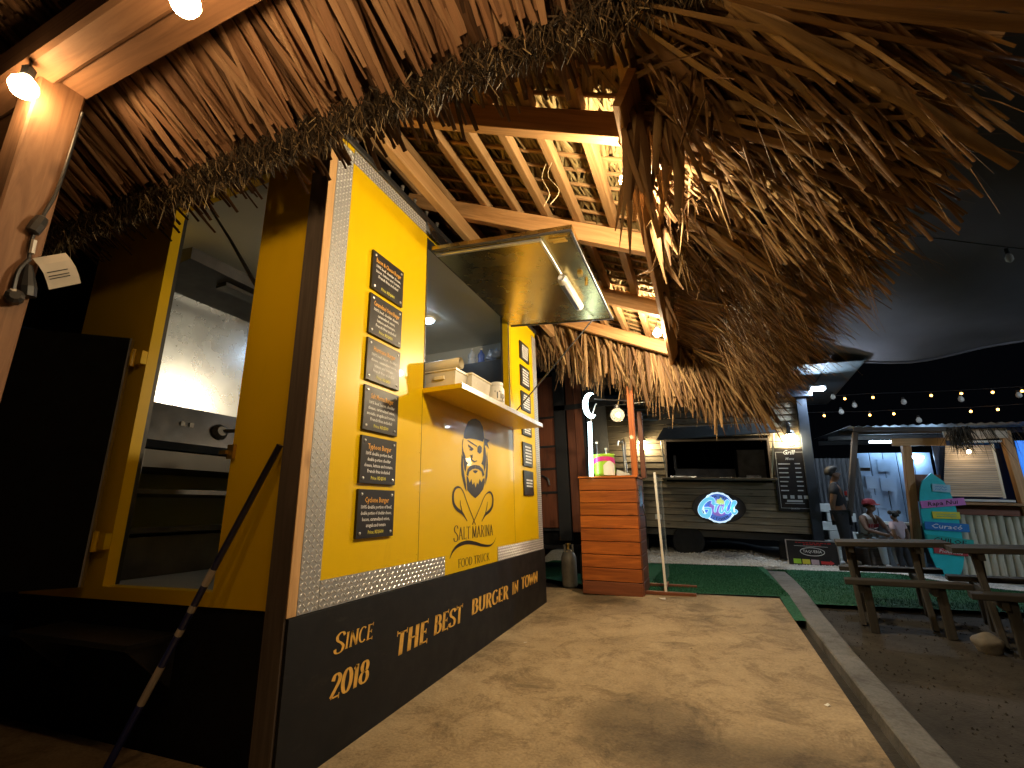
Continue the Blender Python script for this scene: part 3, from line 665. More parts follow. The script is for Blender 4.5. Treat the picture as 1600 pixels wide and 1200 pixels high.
# logo and lettering on the sheet metal
LOGO = {'hat': [(2.706, 1.437), (2.736, 1.475), (2.789, 1.501), (2.854, 1.515), (2.921, 1.506), (2.967, 1.473), (2.982, 1.43), (2.989, 1.391), (2.965, 1.366), (2.908, 1.368), (2.841, 1.368), (2.767, 1.363), (2.706, 1.352), (2.672, 1.354), (2.672, 1.377), (2.684, 1.406)], 'knot': [(2.990, 1.395), (3.085, 1.391), (3.043, 1.367), (3.076, 1.325), (3.018, 1.346), (2.998, 1.339), (2.984, 1.367)], 'sbl': [(2.669, 1.350), (2.657, 1.302), (2.669, 1.267), (2.683, 1.255), (2.701, 1.229), (2.701, 1.211), (2.737, 1.193), (2.713, 1.181), (2.701, 1.135), (2.681, 1.152), (2.669, 1.213), (2.65, 1.256), (2.649, 1.31), (2.657, 1.342)], 'lst': [(2.644, 1.246), (2.635, 1.175), (2.644, 1.114), (2.665, 1.072), (2.690, 1.029), (2.712, 1.010), (2.706, 1.056), (2.684, 1.116), (2.666, 1.168), (2.664, 1.226)], 'mass': [(2.715, 1.064), (2.722, 1.021), (2.787, 0.989), (2.84, 0.971), (2.902, 0.997), (2.963, 1.033), (2.994, 1.082), (2.988, 1.112), (2.96, 1.105), (2.939, 1.08), (2.908, 1.102), (2.886, 1.063), (2.867, 1.076), (2.845, 1.041), (2.824, 1.077), (2.801, 1.058), (2.783, 1.095), (2.757, 1.069), (2.737, 1.102), (2.712, 1.112)], 'ml': [(2.838, 1.193), (2.767, 1.18), (2.727, 1.155), (2.711, 1.118), (2.737, 1.107), (2.753, 1.14), (2.798, 1.16), (2.838, 1.167)], 'mr': [(2.84, 1.193), (2.91, 1.192), (2.961, 1.171), (2.988, 1.135), (2.958, 1.117), (2.938, 1.153), (2.887, 1.166), (2.84, 1.167)], 'mouth': [(2.802, 1.15), (2.84, 1.157), (2.883, 1.155), (2.863, 1.142), (2.844, 1.135), (2.823, 1.139)], 'sbr': [(2.981, 1.360), (2.97, 1.269), (2.96, 1.234), (2.937, 1.208), (2.973, 1.196), (2.981, 1.153), (3.005, 1.184), (3.020, 1.265), (3.010, 1.323), (3.0, 1.333)], 'rst': [(3.036, 1.306), (3.048, 1.207), (3.037, 1.128), (3.000, 1.062), (2.999, 1.106), (3.017, 1.185), (3.024, 1.265)], 'brow': [(2.732, 1.32), (2.767, 1.313), (2.819, 1.298), (2.786, 1.281), (2.751, 1.284), (2.769, 1.295), (2.738, 1.306)], 'patch': [(2.877, 1.319), (2.912, 1.336), (2.948, 1.324), (2.945, 1.291), (2.911, 1.273), (2.875, 1.285)], 'strap': [(2.72, 1.342), (2.734, 1.349), (2.876, 1.325), (2.865, 1.317)], 'nose': [(2.757, 1.254), (2.781, 1.25), (2.798, 1.26), (2.802, 1.239), (2.79, 1.226), (2.83, 1.217), (2.866, 1.225), (2.868, 1.219), (2.827, 1.208), (2.773, 1.22), (2.781, 1.237)], 'hookl': [(2.841, 0.802), (2.78, 0.873), (2.713, 0.951), (2.669, 1.007), (2.622, 1.034), (2.568, 1.029), (2.536, 0.995), (2.539, 0.942), (2.578, 0.907), (2.651, 0.879), (2.689, 0.854), (2.721, 0.829)], 'hookr': [(2.792, 0.804), (2.858, 0.863), (2.923, 0.926), (2.968, 0.972), (3.02, 1.006), (3.081, 1.016), (3.124, 0.984), (3.117, 0.926), (3.071, 0.89), (3.0, 0.865), (2.966, 0.843), (2.937, 0.82)], 'barbl': [(2.626, 0.955), (2.632, 0.926), (2.655, 0.879)], 'barbr': [(3.03, 0.95), (3.022, 0.917), (2.993, 0.864)], 'swoosh': [(2.499, 0.625), (2.539, 0.664), (2.608, 0.691), (2.718, 0.7), (2.836, 0.686), (2.941, 0.667), (3.064, 0.656), (3.135, 0.674), (3.173, 0.706)]}
def logo():
    mb = MB(); lift = 0
    for k, pts in LOGO.items():
        lift += 1; x = X+.0010+lift*.00006
        if k in ('hookl', 'hookr'):
            n = len(pts); sp = spline(pts, 5)
            v, f = ribbon(sp, lambda t, dx, dy: .008 if t < .35 else .008+.016*math.sin(math.pi*min(1, max(0, (t-.35)/.6))))
        elif k in ('barbl', 'barbr'): v, f = ribbon(spline(pts, 4), lambda t, dx, dy: .006+.006*t)
        elif k == 'swoosh': v, f = ribbon(spline(pts, 6), lambda t, dx, dy: .002+.021*math.sin(math.pi*t**.7)**1.3)
        else: v, f = pts, [tuple(range(len(pts)))]
        mb.add([(x, a, b) for a, b in v], f)
    serif_word(mb, 'SALT MARINA', (X+.0014, 2.545, .722), (0, 1, 0), (0, 0, 1), .072, .58, .13, .035, True, 0, .07)
    serif_word(mb, 'FOOD TRUCK', (X+.0014, 2.605, .562), (0, 1, 0), (0, 0, 1), .048, .455, .12, .035, False, 0, .07)
    mb.build('logo', 'ink_black', TR, label='black bearded sailor logo above two fish hooks')
    xx = X+.0135
    def word(*a):
        mb = MB(); serif_word(mb, *a); o = mb.build('lettering', 'ink_gold', TR); o.parent = SK
    def L(y, z): return (xx, y, z)
    word('SINCE', L(1.578, .372), (0, 1, 0), (0, 0, 1), .056, .235, .17, .055, True, .10)
    word('2018', L(1.572, .215), (0, 1, 0), (0, 0, 1), .080, .225, .24, .07, False, .10)
    word('THE', L(1.978, .254), (0, 1, 0), (0, .0, 1), .094, .285, .24, .07, False, .10)
    word('BEST', L(2.315, .266), (0, 1, 0), (0, .0, 1), .088, .325, .23, .07, False, .10)
    word('BURGER', L(2.757, .276), (0, 1, 0), (0, 0, 1), .084, .60, .24, .07, False, .08)
    word('IN', L(3.425, .285), (0, 1, 0), (0, 0, 1), .080, .135, .18, .055, False, .08)
    word('TOWN', L(3.62, .292), (0, 1, 0), (0, 0, 1), .082, .40, .24, .07, False, .08)
logo()
def flap():
    a0, a1 = Vector((X+.012, 2.20, 2.478)), Vector((-.485, 2.20, 2.385)); d = a1-a0
    mb = MB(); up = Vector((-d.z, 0, d.x)).normalized()*.028
    mb.prism([a0, a1, a1+up, a0+up], (0, 1.36, 0)); fl = mb.build('awning_flap', 'flap_metal', TR, label='metal serving flap raised level')
    def at(t, y, off): return a0+d*t+Vector((0, y-2.20, 0))-up.normalized()*off
    mb = MB(); mb.beam(at(0.0, 2.207, .002), at(1, 2.207, .002), .018, .012, up); mb.beam(at(0, 3.553, .002), at(1, 3.553, .002), .018, .012, up); mb.beam(at(.99, 2.22, .002), at(.99, 3.54, .002), .018, .012, up)
    o = mb.build('edge_trim', 'dark_steel', TR); o.parent = fl
    mb = MB(); mb.beam(at(.02, 2.245, .012), at(.79, 2.245, .012), .022, .016, up); mb.beam(at(.785, 2.256, .012), at(.785, 2.69, .012), .02, .016, up)
    o = mb.build('cable_channel', 'alu', TR); o.parent = fl
    mb = MB(); mb.tube([at(.785, 2.69, .03), at(.785, 2.72, .032), at(.785, 3.18, .032), at(.785, 3.21, .03)], [.024, .036, .036, .024], 10)
    o = mb.build('lamp_tube', 'white_plastic', TR, smooth=True); o.parent = fl
    mb = MB(); mb.beam(at(.78, 2.74, .066), at(.78, 3.16, .066), .03, .006, up); o = mb.build('lamp_lens', 'dark_steel', TR); o.parent = fl
    mb = MB(); mb.beam(at(.83, 2.275, .008), at(.94, 2.275, .008), .022, .012, up); mb.beam(at(.86, 2.285, .016), at(.95, 2.285, .016), .014, .01, up); mb.box(at(.90, 2.70, .02), at(.93, 2.74, .0)); mb.tube([at(.93, 2.85, 0), at(.93, 2.85, .03)], .012)
    o = mb.build('latch', 'brass', TR); o.parent = fl
    mb = MB(); mb.tube([at(.83, 3.50, .012), (X+.008, 3.62, 1.71)], .006, 6); o = mb.build('prop_rod', 'dark_steel', TR); o.parent = fl
    # serving shelf
    mb = MB(); mb.box((X+.002, 2.165, 1.545), (-1.15, 3.585, 1.572), .002); sh = mb.build('serving_shelf', 'yellow_paint', TR)
    mb = MB(); mb.box((-1.149, 2.163, 1.543), (-1.143, 3.587, 1.574)); o = mb.build('shelf_edge', 'alu', TR); o.parent = sh
flap()
# inside the cabin
def cabin():
    mb = MB(); mb.box((-3.197, 1.69, 1.60), (-3.185, 2.75, 2.39)); mb.build('steel_splashback', 'steel', TR)
    mb = MB(); mb.prism([(-3.19, 1.62, 2.39), (-2.75, 1.62, 2.44), (-2.75, 1.62, 2.52), (-3.19, 1.62, 2.56)], (0, 1.3, 0)); mb.build('range_hood', 'dark_steel', TR)
    mb = MB(); mb.box((-2.9, 1.9, 2.40), (-2.8, 2.35, 2.425)); mb.build('hood_lamp', 'black_plastic', TR)
    mb = MB(); mb.tube([(-2.444, 1.46, 2.655), (-2.18, 1.46, 2.33), (-1.93, 1.46, 2.0)], [.006, .008, .011], 8); mb.build('door_strut', 'black_plastic', TR)
    mb = MB(); mb.lathe([(.07, 0), (.075, .01), (.06, .025)], (-2.116, 3.325, 2.575), 16); lr = mb.build('ceiling_light', 'white_plastic', TR)
    mb = MB(); mb.lathe([(.055, 0), (.05, -.012), (.02, -.018)], (-2.116, 3.325, 2.574), 12); o = mb.build('diffuser', 'cabin_lamp', TR); o.parent = lr
    gr = thing('griddle', 'stainless griddle with control knobs on a black stand inside the doorway', 'griddle', (-2.9, 2.2, .6))
    mb = MB(); mb.prism([(-2.70, 1.50, 1.26), (-2.68, 1.50, 1.30), (-2.74, 1.50, 1.515), (-3.17, 1.50, 1.53), (-3.17, 1.50, 1.26)], (0, 1.25, 0)); mb.build('body', 'steel_dark', gr)
    mb = MB()
    for y in (1.70, 1.75): MB().box((-2.715, y, 1.40), (-2.703, y+.022, 1.425)).build('switch', 'black_plastic', gr)
    mb = MB(); mb.lathe([(.05, 0), (.05, .03), (.03, .05)], (-2.72, 1.93, 1.39), 12, (1, 0, .2)); mb.tube([(-2.69, 1.93, 1.40), (-2.60, 2.02, 1.41)], .012); mb.build('tap_handle', 'black_plastic', gr)
    mb = MB(); mb.box((-3.15, 1.5, 1.16), (-2.72, 2.75, 1.255)); mb.build('drip_tray', 'black_plastic', gr)
    mb = MB()
    for z in (.82, 1.02): mb.box((-3.15, 1.5, z), (-2.70, 2.75, z+.025))
    mb.box((-3.15, 1.5, .60), (-2.72, 2.75, .80)); mb.build('shelf', 'dark_steel', gr)
    mb = MB()
    for y in (1.5, 2.71): mb.box((-2.74, y, .60), (-2.70, y+.04, 1.25))
    mb.build('leg', 'dark_steel', gr)
    fr = thing('fridge', 'tall black fridge behind the serving window', 'fridge', (-1.8, 3.95, .6))
    mb = MB(); mb.box((-2.2, 3.80, .60), (-1.47, 4.19, 2.275), .01); mb.build('body', 'black_plastic', fr)
    mb = MB(); mb.box((-2.19, 3.785, .70), (-1.48, 3.799, 2.26), .004); mb.build('door', 'black_plastic', fr)
    mb = MB(); mb.box((-2.15, 3.77, 1.4), (-2.12, 3.784, 1.8), .003); mb.build('handle', 'dark_steel', fr)
    def bottle(x, y, z, h, r, lab, m):
        t = thing('bottle', lab, 'bottle', (x, y, z), group='bottles on the fridge')
        MB().lathe([(r*.9, 0), (r, .01), (r, h*.3), (r*.85, h*.36), (r, h*.42), (r, h*.62), (r*.35, h*.82), (r*.33, h*.9)], (x, y, z), 12).build('body', m, t, smooth=True)
        MB().lathe([(r*.38, h*.9), (r*.38, h)], (x, y, z), 10).build('cap', 'white_plastic', t)
    bottle(-1.93, 3.86, 2.276, .17, .040, 'clear blue water bottle on the fridge, left of the pair', 'clear_plastic')
    bottle(-1.84, 3.88, 2.276, .165, .034, 'dark blue filled bottle on the fridge, right of the pair', 'blue_liquid')
    mb = MB(); random.seed(3)
    mb.ball((-1.70, 3.90, 2.345), .085, 12, 8, (1.1, .7, .8)); mb.v = [(x+random.uniform(-.02, .02), y+random.uniform(-.02, .02), max(2.277, z+random.uniform(-.02, .02))) for x, y, z in mb.v]
    tag(mb.build('plastic_bag', 'pale_blue'), 'crumpled pale blue plastic bag on top of the fridge', 'bag')
    t = thing('drink_can', 'red drink can at the right end of the fridge top', 'can', (-1.53, 3.87, 2.276)); MB().lathe([(.028, 0), (.032, .01), (.032, .10), (.027, .115)], (-1.53, 3.87, 2.276), 12).build('body', 'red_can', t, smooth=True)
    MB().lathe([(.027, .1152), (.024, .118)], (-1.53, 3.87, 2.276), 12).build('lid', 'alu', t)
cabin()
# the black door leaf, swung open
def door():
    h = Vector((-2.615, 1.385, 0)); d = Vector((-.62, -.60, 0)).normalized(); n = Vector((d.y, -d.x, 0))*.035
    a = h+d*.06; b = h+d*.98
    mb = MB(); mb.prism([a+Vector((0, 0, .60)), b+Vector((0, 0, .60)), b+Vector((0, 0, 1.80)), a+Vector((0, 0, 1.80))], n)
    dr = mb.build('door', 'black_door', TR, label='black door leaf swung wide open')
    mb = MB(); mb.prism([a-d*.012+Vector((0, 0, .60)), a-d*.003+Vector((0, 0, .60)), a-d*.003+Vector((0, 0, 1.80)), a-d*.012+Vector((0, 0, 1.80))], n); o = mb.build('door_edge', 'alu', TR); o.parent = dr
    mb = MB()
    for z in (.75, 1.65): mb = MB(); mb.tube([h+d*.03+Vector((0, 0, z)), h+d*.03+Vector((0, 0, z+.09))], .012); mb.box((-2.62, 1.372, z+.01), (-2.58, 1.398, z+.08)); o = mb.build('hinge', 'yellow_paint', TR); o.parent = dr
    mb = MB(); mb.box((-1.872, 1.385, 1.13), (-1.835, 1.399, 1.19)); mb.box((-1.90, 1.37, 1.15), (-1.86, 1.384, 1.165)); mb.build('door_bolt', 'brass', TR)
    mb = MB(); mb.box((-2.60, 1.405, .6), (-2.583, 1.47, 2.6)); mb.box((-1.857, 1.405, .6), (-1.842, 1.47, 2.6)); mb.build('door_frame', 'black_plastic', TR)
door()

# menu boards on the front
TITLES = ['Bacon & Cheese Burger', 'Caramelized Onion Burger', 'Hurricane Burger', 'Salt Marina Burger', 'Typhoon Burger', 'Cyclone Burger']
BODY = [['100% beef, cheddar cheese,', 'bacon, lettuce and tomato.', 'French fries included'],
        ['100% beef, cheddar cheese,', 'caramelized onion,', 'lettuce and tomato.', 'French fries included'],
        ['100% beef, bacon, cheddar', 'cheese, caramelized onion,', 'lettuce and tomato.', 'French fries included'],
        ['100% beef, bacon, cheddar', 'cheese, caramelized onion,', 'avocado, arugula and tomato.', 'French fries included'],
        ['100% double portion beef,', 'double portion cheddar', 'cheese, lettuce and tomato.', 'French fries included'],
        ['100% double portion of beef,', 'double portion of cheddar cheese,', 'bacon, caramelized onion,', 'arugula and tomato']]
PRICE = ['RD$400', 'RD$450', 'RD$450', 'RD$500', 'RD$500', 'RD$600']
ORD = ['topmost', 'second', 'third', 'fourth', 'fifth', 'lowest']
def menu(y0, y1, z0, z1, title, body, price, label, group):
    b = thing('menu_board', label, 'menu board', (X, (y0+y1)/2, (z0+z1)/2), group=group); w = y1-y0; h = z1-z0
    MB().box((X+.002, y0, z0), (X+.014, y1, z1), .0015).build('panel', 'board_black', b)
    mb = MB()
    for y in (y0+.022, y1-.022):
        for z in (z0+.022, z1-.022): mb.lathe([(.0065, 0), (.006, .003), (.002, .0045)], (X+.014, y, z), 8, (1, 0, 0))
    mb.build('screws', 'alu', b)
    xx = X+.0155; yc = (y0+y1)/2
    mb = MB(); put_text(mb, title, (xx, yc, z1-h*.27), (0, 1, 0), (0, 0, 1), h*.16, w*(.80 if len(title) > 18 else .66)); mb.build('title', 'ink_orange', b)
    mb = MB(); n = len(body); st = h*.125
    for i, l in enumerate(body): put_text(mb, l, (xx, yc, z1-h*.40-st*i), (0, 1, 0), (0, 0, 1), h*.105, w*min(.84, .030*len(l)))
    mb.build('description', 'ink_white', b)
    mb = MB(); put_text(mb, price, (xx, yc, z0+h*.085), (0, 1, 0), (0, 0, 1), h*.105, w*.42); mb.build('price', 'ink_yellow', b)
import itertools
ZL = [(2.008, 2.192), (1.806, 1.985), (1.598, 1.783), (1.393, 1.576), (1.187, 1.370), (.985, 1.165)]
def fit_left():
    # the six boards left of the window run evenly from the top one down
    zt = [2.182, 1.943, 1.708, 1.472, 1.234, .994]
    zb = [1.968, 1.732, 1.498, 1.260, 1.020, .784]
    for i in range(6):
        menu(1.662, 1.924, zb[i]-.0, zt[i], TITLES[i], BODY[i], 'Price: '+PRICE[i], 'black menu board headed %s, %s left of the window' % (TITLES[i].replace('& ', 'and '), ORD[i]), 'menu boards left of the serving window')
fit_left()
RT = ['Snacks', 'Nachos', 'Wings', 'Fries', 'Extras', 'Payment']
zt = [1.800, 1.560, 1.308, 1.080, .860, .606]
def right_boards():
    spec = [(2.245, 2.42), (1.985, 2.185), (1.760, 1.935), (1.535, 1.70), (1.260, 1.468), (1.010, 1.220)]
    for i, (a, b) in enumerate(spec):
        bd = thing('menu_board', 'narrow black menu board right of the window, %s of six' % ORD[i], 'menu board', (X, 3.885, (a+b)/2), group='menu boards right of the serving window')
        MB().box((X+.002, 3.765, a), (X+.014, 4.005, b), .0015).build('panel', 'board_black', bd)
        mb = MB(); rows = 6 if i < 5 else 3; h = b-a
        for k in range(rows):
            z = b-h*(.18+.13*k) if i < 5 else a+h*(.62-.12*k)
            n = random.randint(3, 4); x = 3.885-random.uniform(.06, .085)
            while x < 3.96:   # lines of print too small to read
                l = random.uniform(.014, .04); mb.box((X+.0145, x, z-.008), (X+.0152, min(x+l, 3.975), z+.006)); x += l+.006
        mb.build('description', 'ink_white', bd)
right_boards()
# things on the shelf
def shelf_items():
    def tub(y0, y1, x0, x1, z0, h, lab):
        t = thing('plastic_tub', lab, 'plastic tub', ((x0+x1)/2, (y0+y1)/2, z0), group='tubs on the serving shelf')
        i = .012; mb = MB()
        b = [(x0+i, y0+i), (x1-i, y0+i), (x1-i, y1-i), (x0+i, y1-i)]; tp = [(x0, y0), (x1, y0), (x1, y1), (x0, y1)]
        mb.add([(a, c, z0) for a, c in b]+[(a, c, z0+h) for a, c in tp], [(3, 2, 1, 0)]+[(k, (k+1) % 4, 4+(k+1) % 4, 4+k) for k in range(4)])
        mb.build('tub', 'clear_box', t)
        MB().box((x0-.006, y0-.006, z0+h), (x1+.006, y1+.006, z0+h+.012), .004).build('lid', 'cream_plastic', t)
        MB().box((x0+(x1-x0)*.35, y0-.006, z0+h*.55), (x0+(x1-x0)*.65, y0+.006, z0+h*.75), .002).build('handle', 'cream_plastic', t)
    tub(2.235, 2.38, -1.435, -1.225, 1.573, .105, 'clear plastic tub at the left end of the shelf, under the cream roll')
    tub(2.39, 2.66, -1.40, -1.195, 1.573, .115, 'clear plastic tub on the shelf between cream roll and tip jar')
    t = thing('plastic_roll', 'cream rolled plastic tube resting on the left shelf tub', 'roll', (-1.32, 2.28, 1.69))
    MB().tube([(-1.455, 2.285, 1.728), (-1.215, 2.285, 1.732)], .036, 16, False).build('sheet', 'cream_plastic', t, smooth=True)
    MB().tube([(-1.455, 2.285, 1.728), (-1.216, 2.285, 1.732)], .029, 16, False).build('inner_sheet', 'cream_plastic', t, smooth=True)
    t = thing('tip_jar', 'white plastic tip jar lettered Tip on the serving shelf', 'tip jar', (-1.215, 2.80, 1.573))
    c = (-1.215, 2.80, 1.573)
    MB().lathe([(.050, 0), (.055, .008), (.055, .115), (.046, .130), (.044, .138)], c, 20).build('jar', 'white_plastic', t, smooth=True)
    MB().lathe([(.047, .138), (.047, .160), (.043, .163)], c, 20).build('lid', 'white_plastic', t)
    mb = MB()
    d = Vector((1, -.75, 0)).normalized(); s = Vector((-d.y, d.x, 0))
    vs, fs, w = text('Tip'); k = .062
    def wrap(a, b):
        th = (a-w/2)*k/.0556; v = d*math.cos(th)+s*math.sin(th)
        return Vector(c)+v*.0562+Vector((0, 0, .045+b*.075))
    mb.add([wrap(a, b) for a, b in vs], fs)
    vs, fs, w = text('Good karma'); k = .013; 
    mb.add([Vector(c)+(d*math.cos((a-w/2)*k/.0556)+s*math.sin((a-w/2)*k/.0556))*.0562+Vector((0, 0, .022+b*.015)) for a, b in vs], fs)
    mb.build('lettering', 'ink_black', t)
    t = thing('sauce_bottle', 'small yellow capped sauce bottle behind the tubs on the shelf', 'bottle', (-1.34, 2.74, 1.573))
    MB().lathe([(.026, 0), (.028, .01), (.028, .12), (.012, .135)], (-1.34, 2.74, 1.573), 12).build('body', 'clear_box', t, smooth=True)
    MB().lathe([(.013, .135), (.02, .14), (.016, .165), (.006, .175)], (-1.34, 2.74, 1.573), 12).build('cap', 'sign_yellow', t, smooth=True)
shelf_items()

# ---------------------------------------------------------------- lean-to thatched roof over the truck front
LT = thing('thatched_roof', 'open thatched lean-to roof on pine rafters above the truck front', 'thatched roof', (-1.45, 1.36, -.01))
def zr(x): return 2.816-.483*(x+1.28)
NR = Vector((.435, 0, .9005)); DR = Vector((.9005, 0, -.435))
def leanto():
    for y in (.62, 1.53, 2.42, 3.36, 4.33):
        c = .055
        p0 = Vector((-1.75, y, zr(-1.75)))+NR*c; p1 = Vector((-.10, y, zr(-.10)))+NR*c
        MB().beam(p0, p1, .055, .11, NR).build('rafter', 'pine', LT)
    for x in (-1.70, -1.45, -1.16, -.94, -.74, -.54, -.33, -.115):
        c = Vector((x, 0, zr(x)))+NR*.135
        MB().beam(c+Vector((0, .45, 0)), c+Vector((0, 4.55, 0)), .05, .045, NR).build('purlin', 'pine_muted', LT)
    y = .62
    while y < 4.5:
        c0 = Vector((-1.8, y, zr(-1.8)))+NR*.172; c1 = Vector((-.08, y, zr(-.08)))+NR*.172
        MB().beam(c0, c1+Vector((0, random.uniform(-.015, .015), 0)), .020+random.uniform(-.004, .006), .016, NR).build('batten', 'pine_muted', LT); y += .125
    # wall plate along the truck roof edge
    MB().box((-1.305, .5, 2.69), (-1.255, 4.5, 2.80), .004).build('wall_plate', 'pine_light', LT)
    # eave board at the low end
    p = Vector((-.085, 0, zr(-.085)))+NR*.06
    p = p-NR*.03
    MB().beam(p+Vector((0, 1.30, 0)), p+Vector((0, 4.5, 0)), .03, .15, NR).build('eave_board', 'pine', LT)
    # corner post beside the truck, board front
    MB().box((-1.50, 1.338, -.01), (-1.402, 1.386, 2.74), .003).build('post', 'dark_plank', LT, label='dark weathered corner post at the truck front')
    MB().box((-1.401, 1.340, .54), (-1.396, 1.384, 2.74), .001).build('post_board', 'pine_light', LT)
    # closed layer on top
    mb = MB(); a = [(-2.3, .95), (.35, .95), (.35, 4.75), (-2.3, 4.75)]
    mb.prism([Vector((x, y, zr(x)))+NR*.26 for x, y in a], NR*.12); mb.prism([Vector((-2.301, .95, zr(-2.3)))+NR*.26, Vector((-4.2, .95, 2.2)), Vector((-4.2, 4.75, 2.2)), Vector((-2.301, 4.75, zr(-2.3)))+NR*.26], NR*.05)
    mb.build('thatch_top', 'thatch_backing', LT)
    # underside: pleated leaves lying between battens and top layer
    n = 8500
    x = rng.uniform(-1.9, .0, n); y = rng.uniform(.45, 4.6, n); h = .186+rng.random(n)**1.5*.07
    P = np.stack([x, y, 2.816-.483*(x+1.28)], 1)+np.array(NR)*h[:, None]
    fan = np.sin(x*9+np.floor(y/.112)*2.1)*.35+rng.normal(0, .12, n)
    D = np.stack([np.sin(fan)*.9, np.cos(fan), -np.sin(fan)*.43], 1)
    strips('thatch_leaves', 'thatch_gold', LT, P, D, -np.array(NR), rng.uniform(.16, .34, n), rng.uniform(.012, .026, n), rng.uniform(-.02, .10, n), 2, .35, .4)
    # eave: overlapping palm leaves sloping out over the low edge
    n = 7600
    y = rng.uniform(.98, 4.9, n); x = rng.uniform(-.12, .28, n); h = rng.uniform(.16, .30, n)
    P = np.stack([x, y, 2.816-.483*(x+1.28)], 1)+np.array(NR)*h[:, None]
    near = np.clip((2.6-y)/1.2, 0, 1)
    az = rng.normal(.12, .26, n)+.40*near
    D = np.stack([np.cos(az)*.90, np.sin(az), -.43*np.cos(az)+rng.normal(-.03, .06, n)-.16*near], 1)
    strips('eave_thatch', 'palm_leaf', LT, P, D, -np.array(NR), rng.uniform(.30, .66, n), rng.uniform(.009, .022, n)*(1+.5*(y < 2.3)), rng.uniform(.05, .45, n), 4, .3, .55)
    # fine ragged fibres hanging at the tips
    n = 4200
    y = 1.15+3.75*rng.random(n)**.8; x = rng.uniform(.25, .72, n)
    P = np.stack([x, y, 2.816-.483*(x+1.28)+rng.uniform(.02, .20, n)], 1)
    D = np.stack([rng.uniform(.1, .9, n), rng.normal(0, .4, n), rng.uniform(-1.1, -.3, n)], 1)
    strips('thatch_fibres', 'palm_leaf', LT, P, D, rng.normal(0, 1, (n, 3)), rng.uniform(.08, .30, n), rng.uniform(.002, .006, n), rng.uniform(0, .5, n), 3, .1, .8)
    # gable end: leaves hang down behind the last rafter
    n = 2000
    x = rng.uniform(-1.75, .55, n); y = rng.uniform(4.45, 4.85, n)
    P = np.stack([x, y, 2.816-.483*(x+1.28)+rng.uniform(.02, .22, n)], 1)
    D = np.stack([rng.normal(.10, .22, n)+np.clip(x+.2, 0, 1)*.5, rng.uniform(.0, .5, n), rng.uniform(-1.0, -.75, n)], 1)
    strips('gable_thatch', 'palm_leaf', LT, P, D, np.stack([rng.normal(0, .4, n), -np.ones(n), rng.normal(0, .3, n)], 1), rng.uniform(.26, .60, n), rng.uniform(.010, .026, n), rng.uniform(0, .15, n), 4, .3, .75, 2.0)
    # the big leaves one can pick out, in fans from the eave
    var = leaf_variants('palm_leaf', 'palm_leaf', 9, 5, .28, .10, .35, 3.0)
    cnt = 0
    k = 0
    while cnt < 182:
        y0 = .98+1.1*(k*0.618 % 1)*(1.0 if k % 3 else 3.3); x0 = random.uniform(-.10, .22); k += 1
        h = random.uniform(.02, .16); az0 = random.gauss(.45 if y0 < 2.3 else .1, .28); m = random.randint(5, 8)
        for j in range(m):
            az = az0+(j-(m-1)/2)*.13+random.gauss(0, .03)
            p = Vector((x0+random.uniform(-.02, .02), y0+j*.012, zr(x0)))+NR*h
            d = Vector((math.cos(az)*.90, math.sin(az), -.43*math.cos(az)-random.uniform(.02, .16)-(.14 if y0 < 2.3 else 0)))
            place_leaf(random.choice(var), 'palm_leaf', LT, p, d, -NR+Vector((random.gauss(0, .35), random.gauss(0, .35), 0)), random.uniform(.48, .82), random.uniform(.020, .038)); cnt += 1
    for i in range(60):   # single leaves dangling from the gable
        x0 = random.uniform(-1.55, .55); p = Vector((x0, random.uniform(4.42, 4.6), zr(x0)+random.uniform(.02, .12)))
        d = Vector((random.gauss(.12, .2)+max(0, x0)*.5, random.uniform(0, .3), -1))
        place_leaf(random.choice(var), 'palm_leaf', LT, p, d, Vector((random.gauss(0, .5), -1, .1)), random.uniform(.38, .62), random.uniform(.022, .040))
    hang = leaf_variants('palm_leaf', 'palm_leaf', 6, 6, .5, .14, .85, 1.6)
    for i in range(30):   # curled leaves hanging in front of the near eave lamp
        p = Vector((random.uniform(-.135, .10), random.uniform(1.38, 1.56), 2.25+random.uniform(-.04, .03)))
        place_leaf(random.choice(hang), 'palm_leaf', LT, p, Vector((random.gauss(.03, .16), random.gauss(.0, .12), -1)), Vector((random.gauss(0, .7), -1, .1)), random.uniform(.26, .50), random.uniform(.026, .050))
    for i in range(20):   # more hang along the board further down
        y0 = random.uniform(1.6, 3.3); p = Vector((random.uniform(-.075, -.03), y0, zr(-.06)+.02))
        place_leaf(random.choice(hang), 'palm_leaf', LT, p, Vector((random.gauss(.10, .16), random.gauss(-.1, .2), -1)), Vector((-.4+random.gauss(0, .5), -1, .1)), random.uniform(.16, .34), random.uniform(.022, .042))
    n = 420
    y = rng.uniform(1.15, 2.6, n); x = rng.uniform(-.04, .22, n)
    P = np.stack([x, y, 2.816-.483*(x+1.28)+rng.uniform(.0, .12, n)], 1)
    strips('curled_shreds', 'palm_leaf', LT, P, np.stack([rng.normal(.3, .4, n), rng.normal(.2, .4, n), rng.uniform(-1, -.2, n)], 1), rng.normal(0, 1, (n, 3)), rng.uniform(.08, .24, n), rng.uniform(.008, .024, n), rng.uniform(-.4, .5, n), 4, .5, .9)
    # two cut strings dangling from a rafter
    for dx in (0, .03):
        mb = MB(); pts = [(-.50+dx, 1.80, 2.50), (-.52+dx, 1.79, 2.42), (-.49+dx*1.6, 1.80, 2.33), (-.52+dx, 1.80, 2.27)]
        mb.tube(spline(pts, 4), .0015, 5).build('string', 'thatch_straw', LT)
leanto()

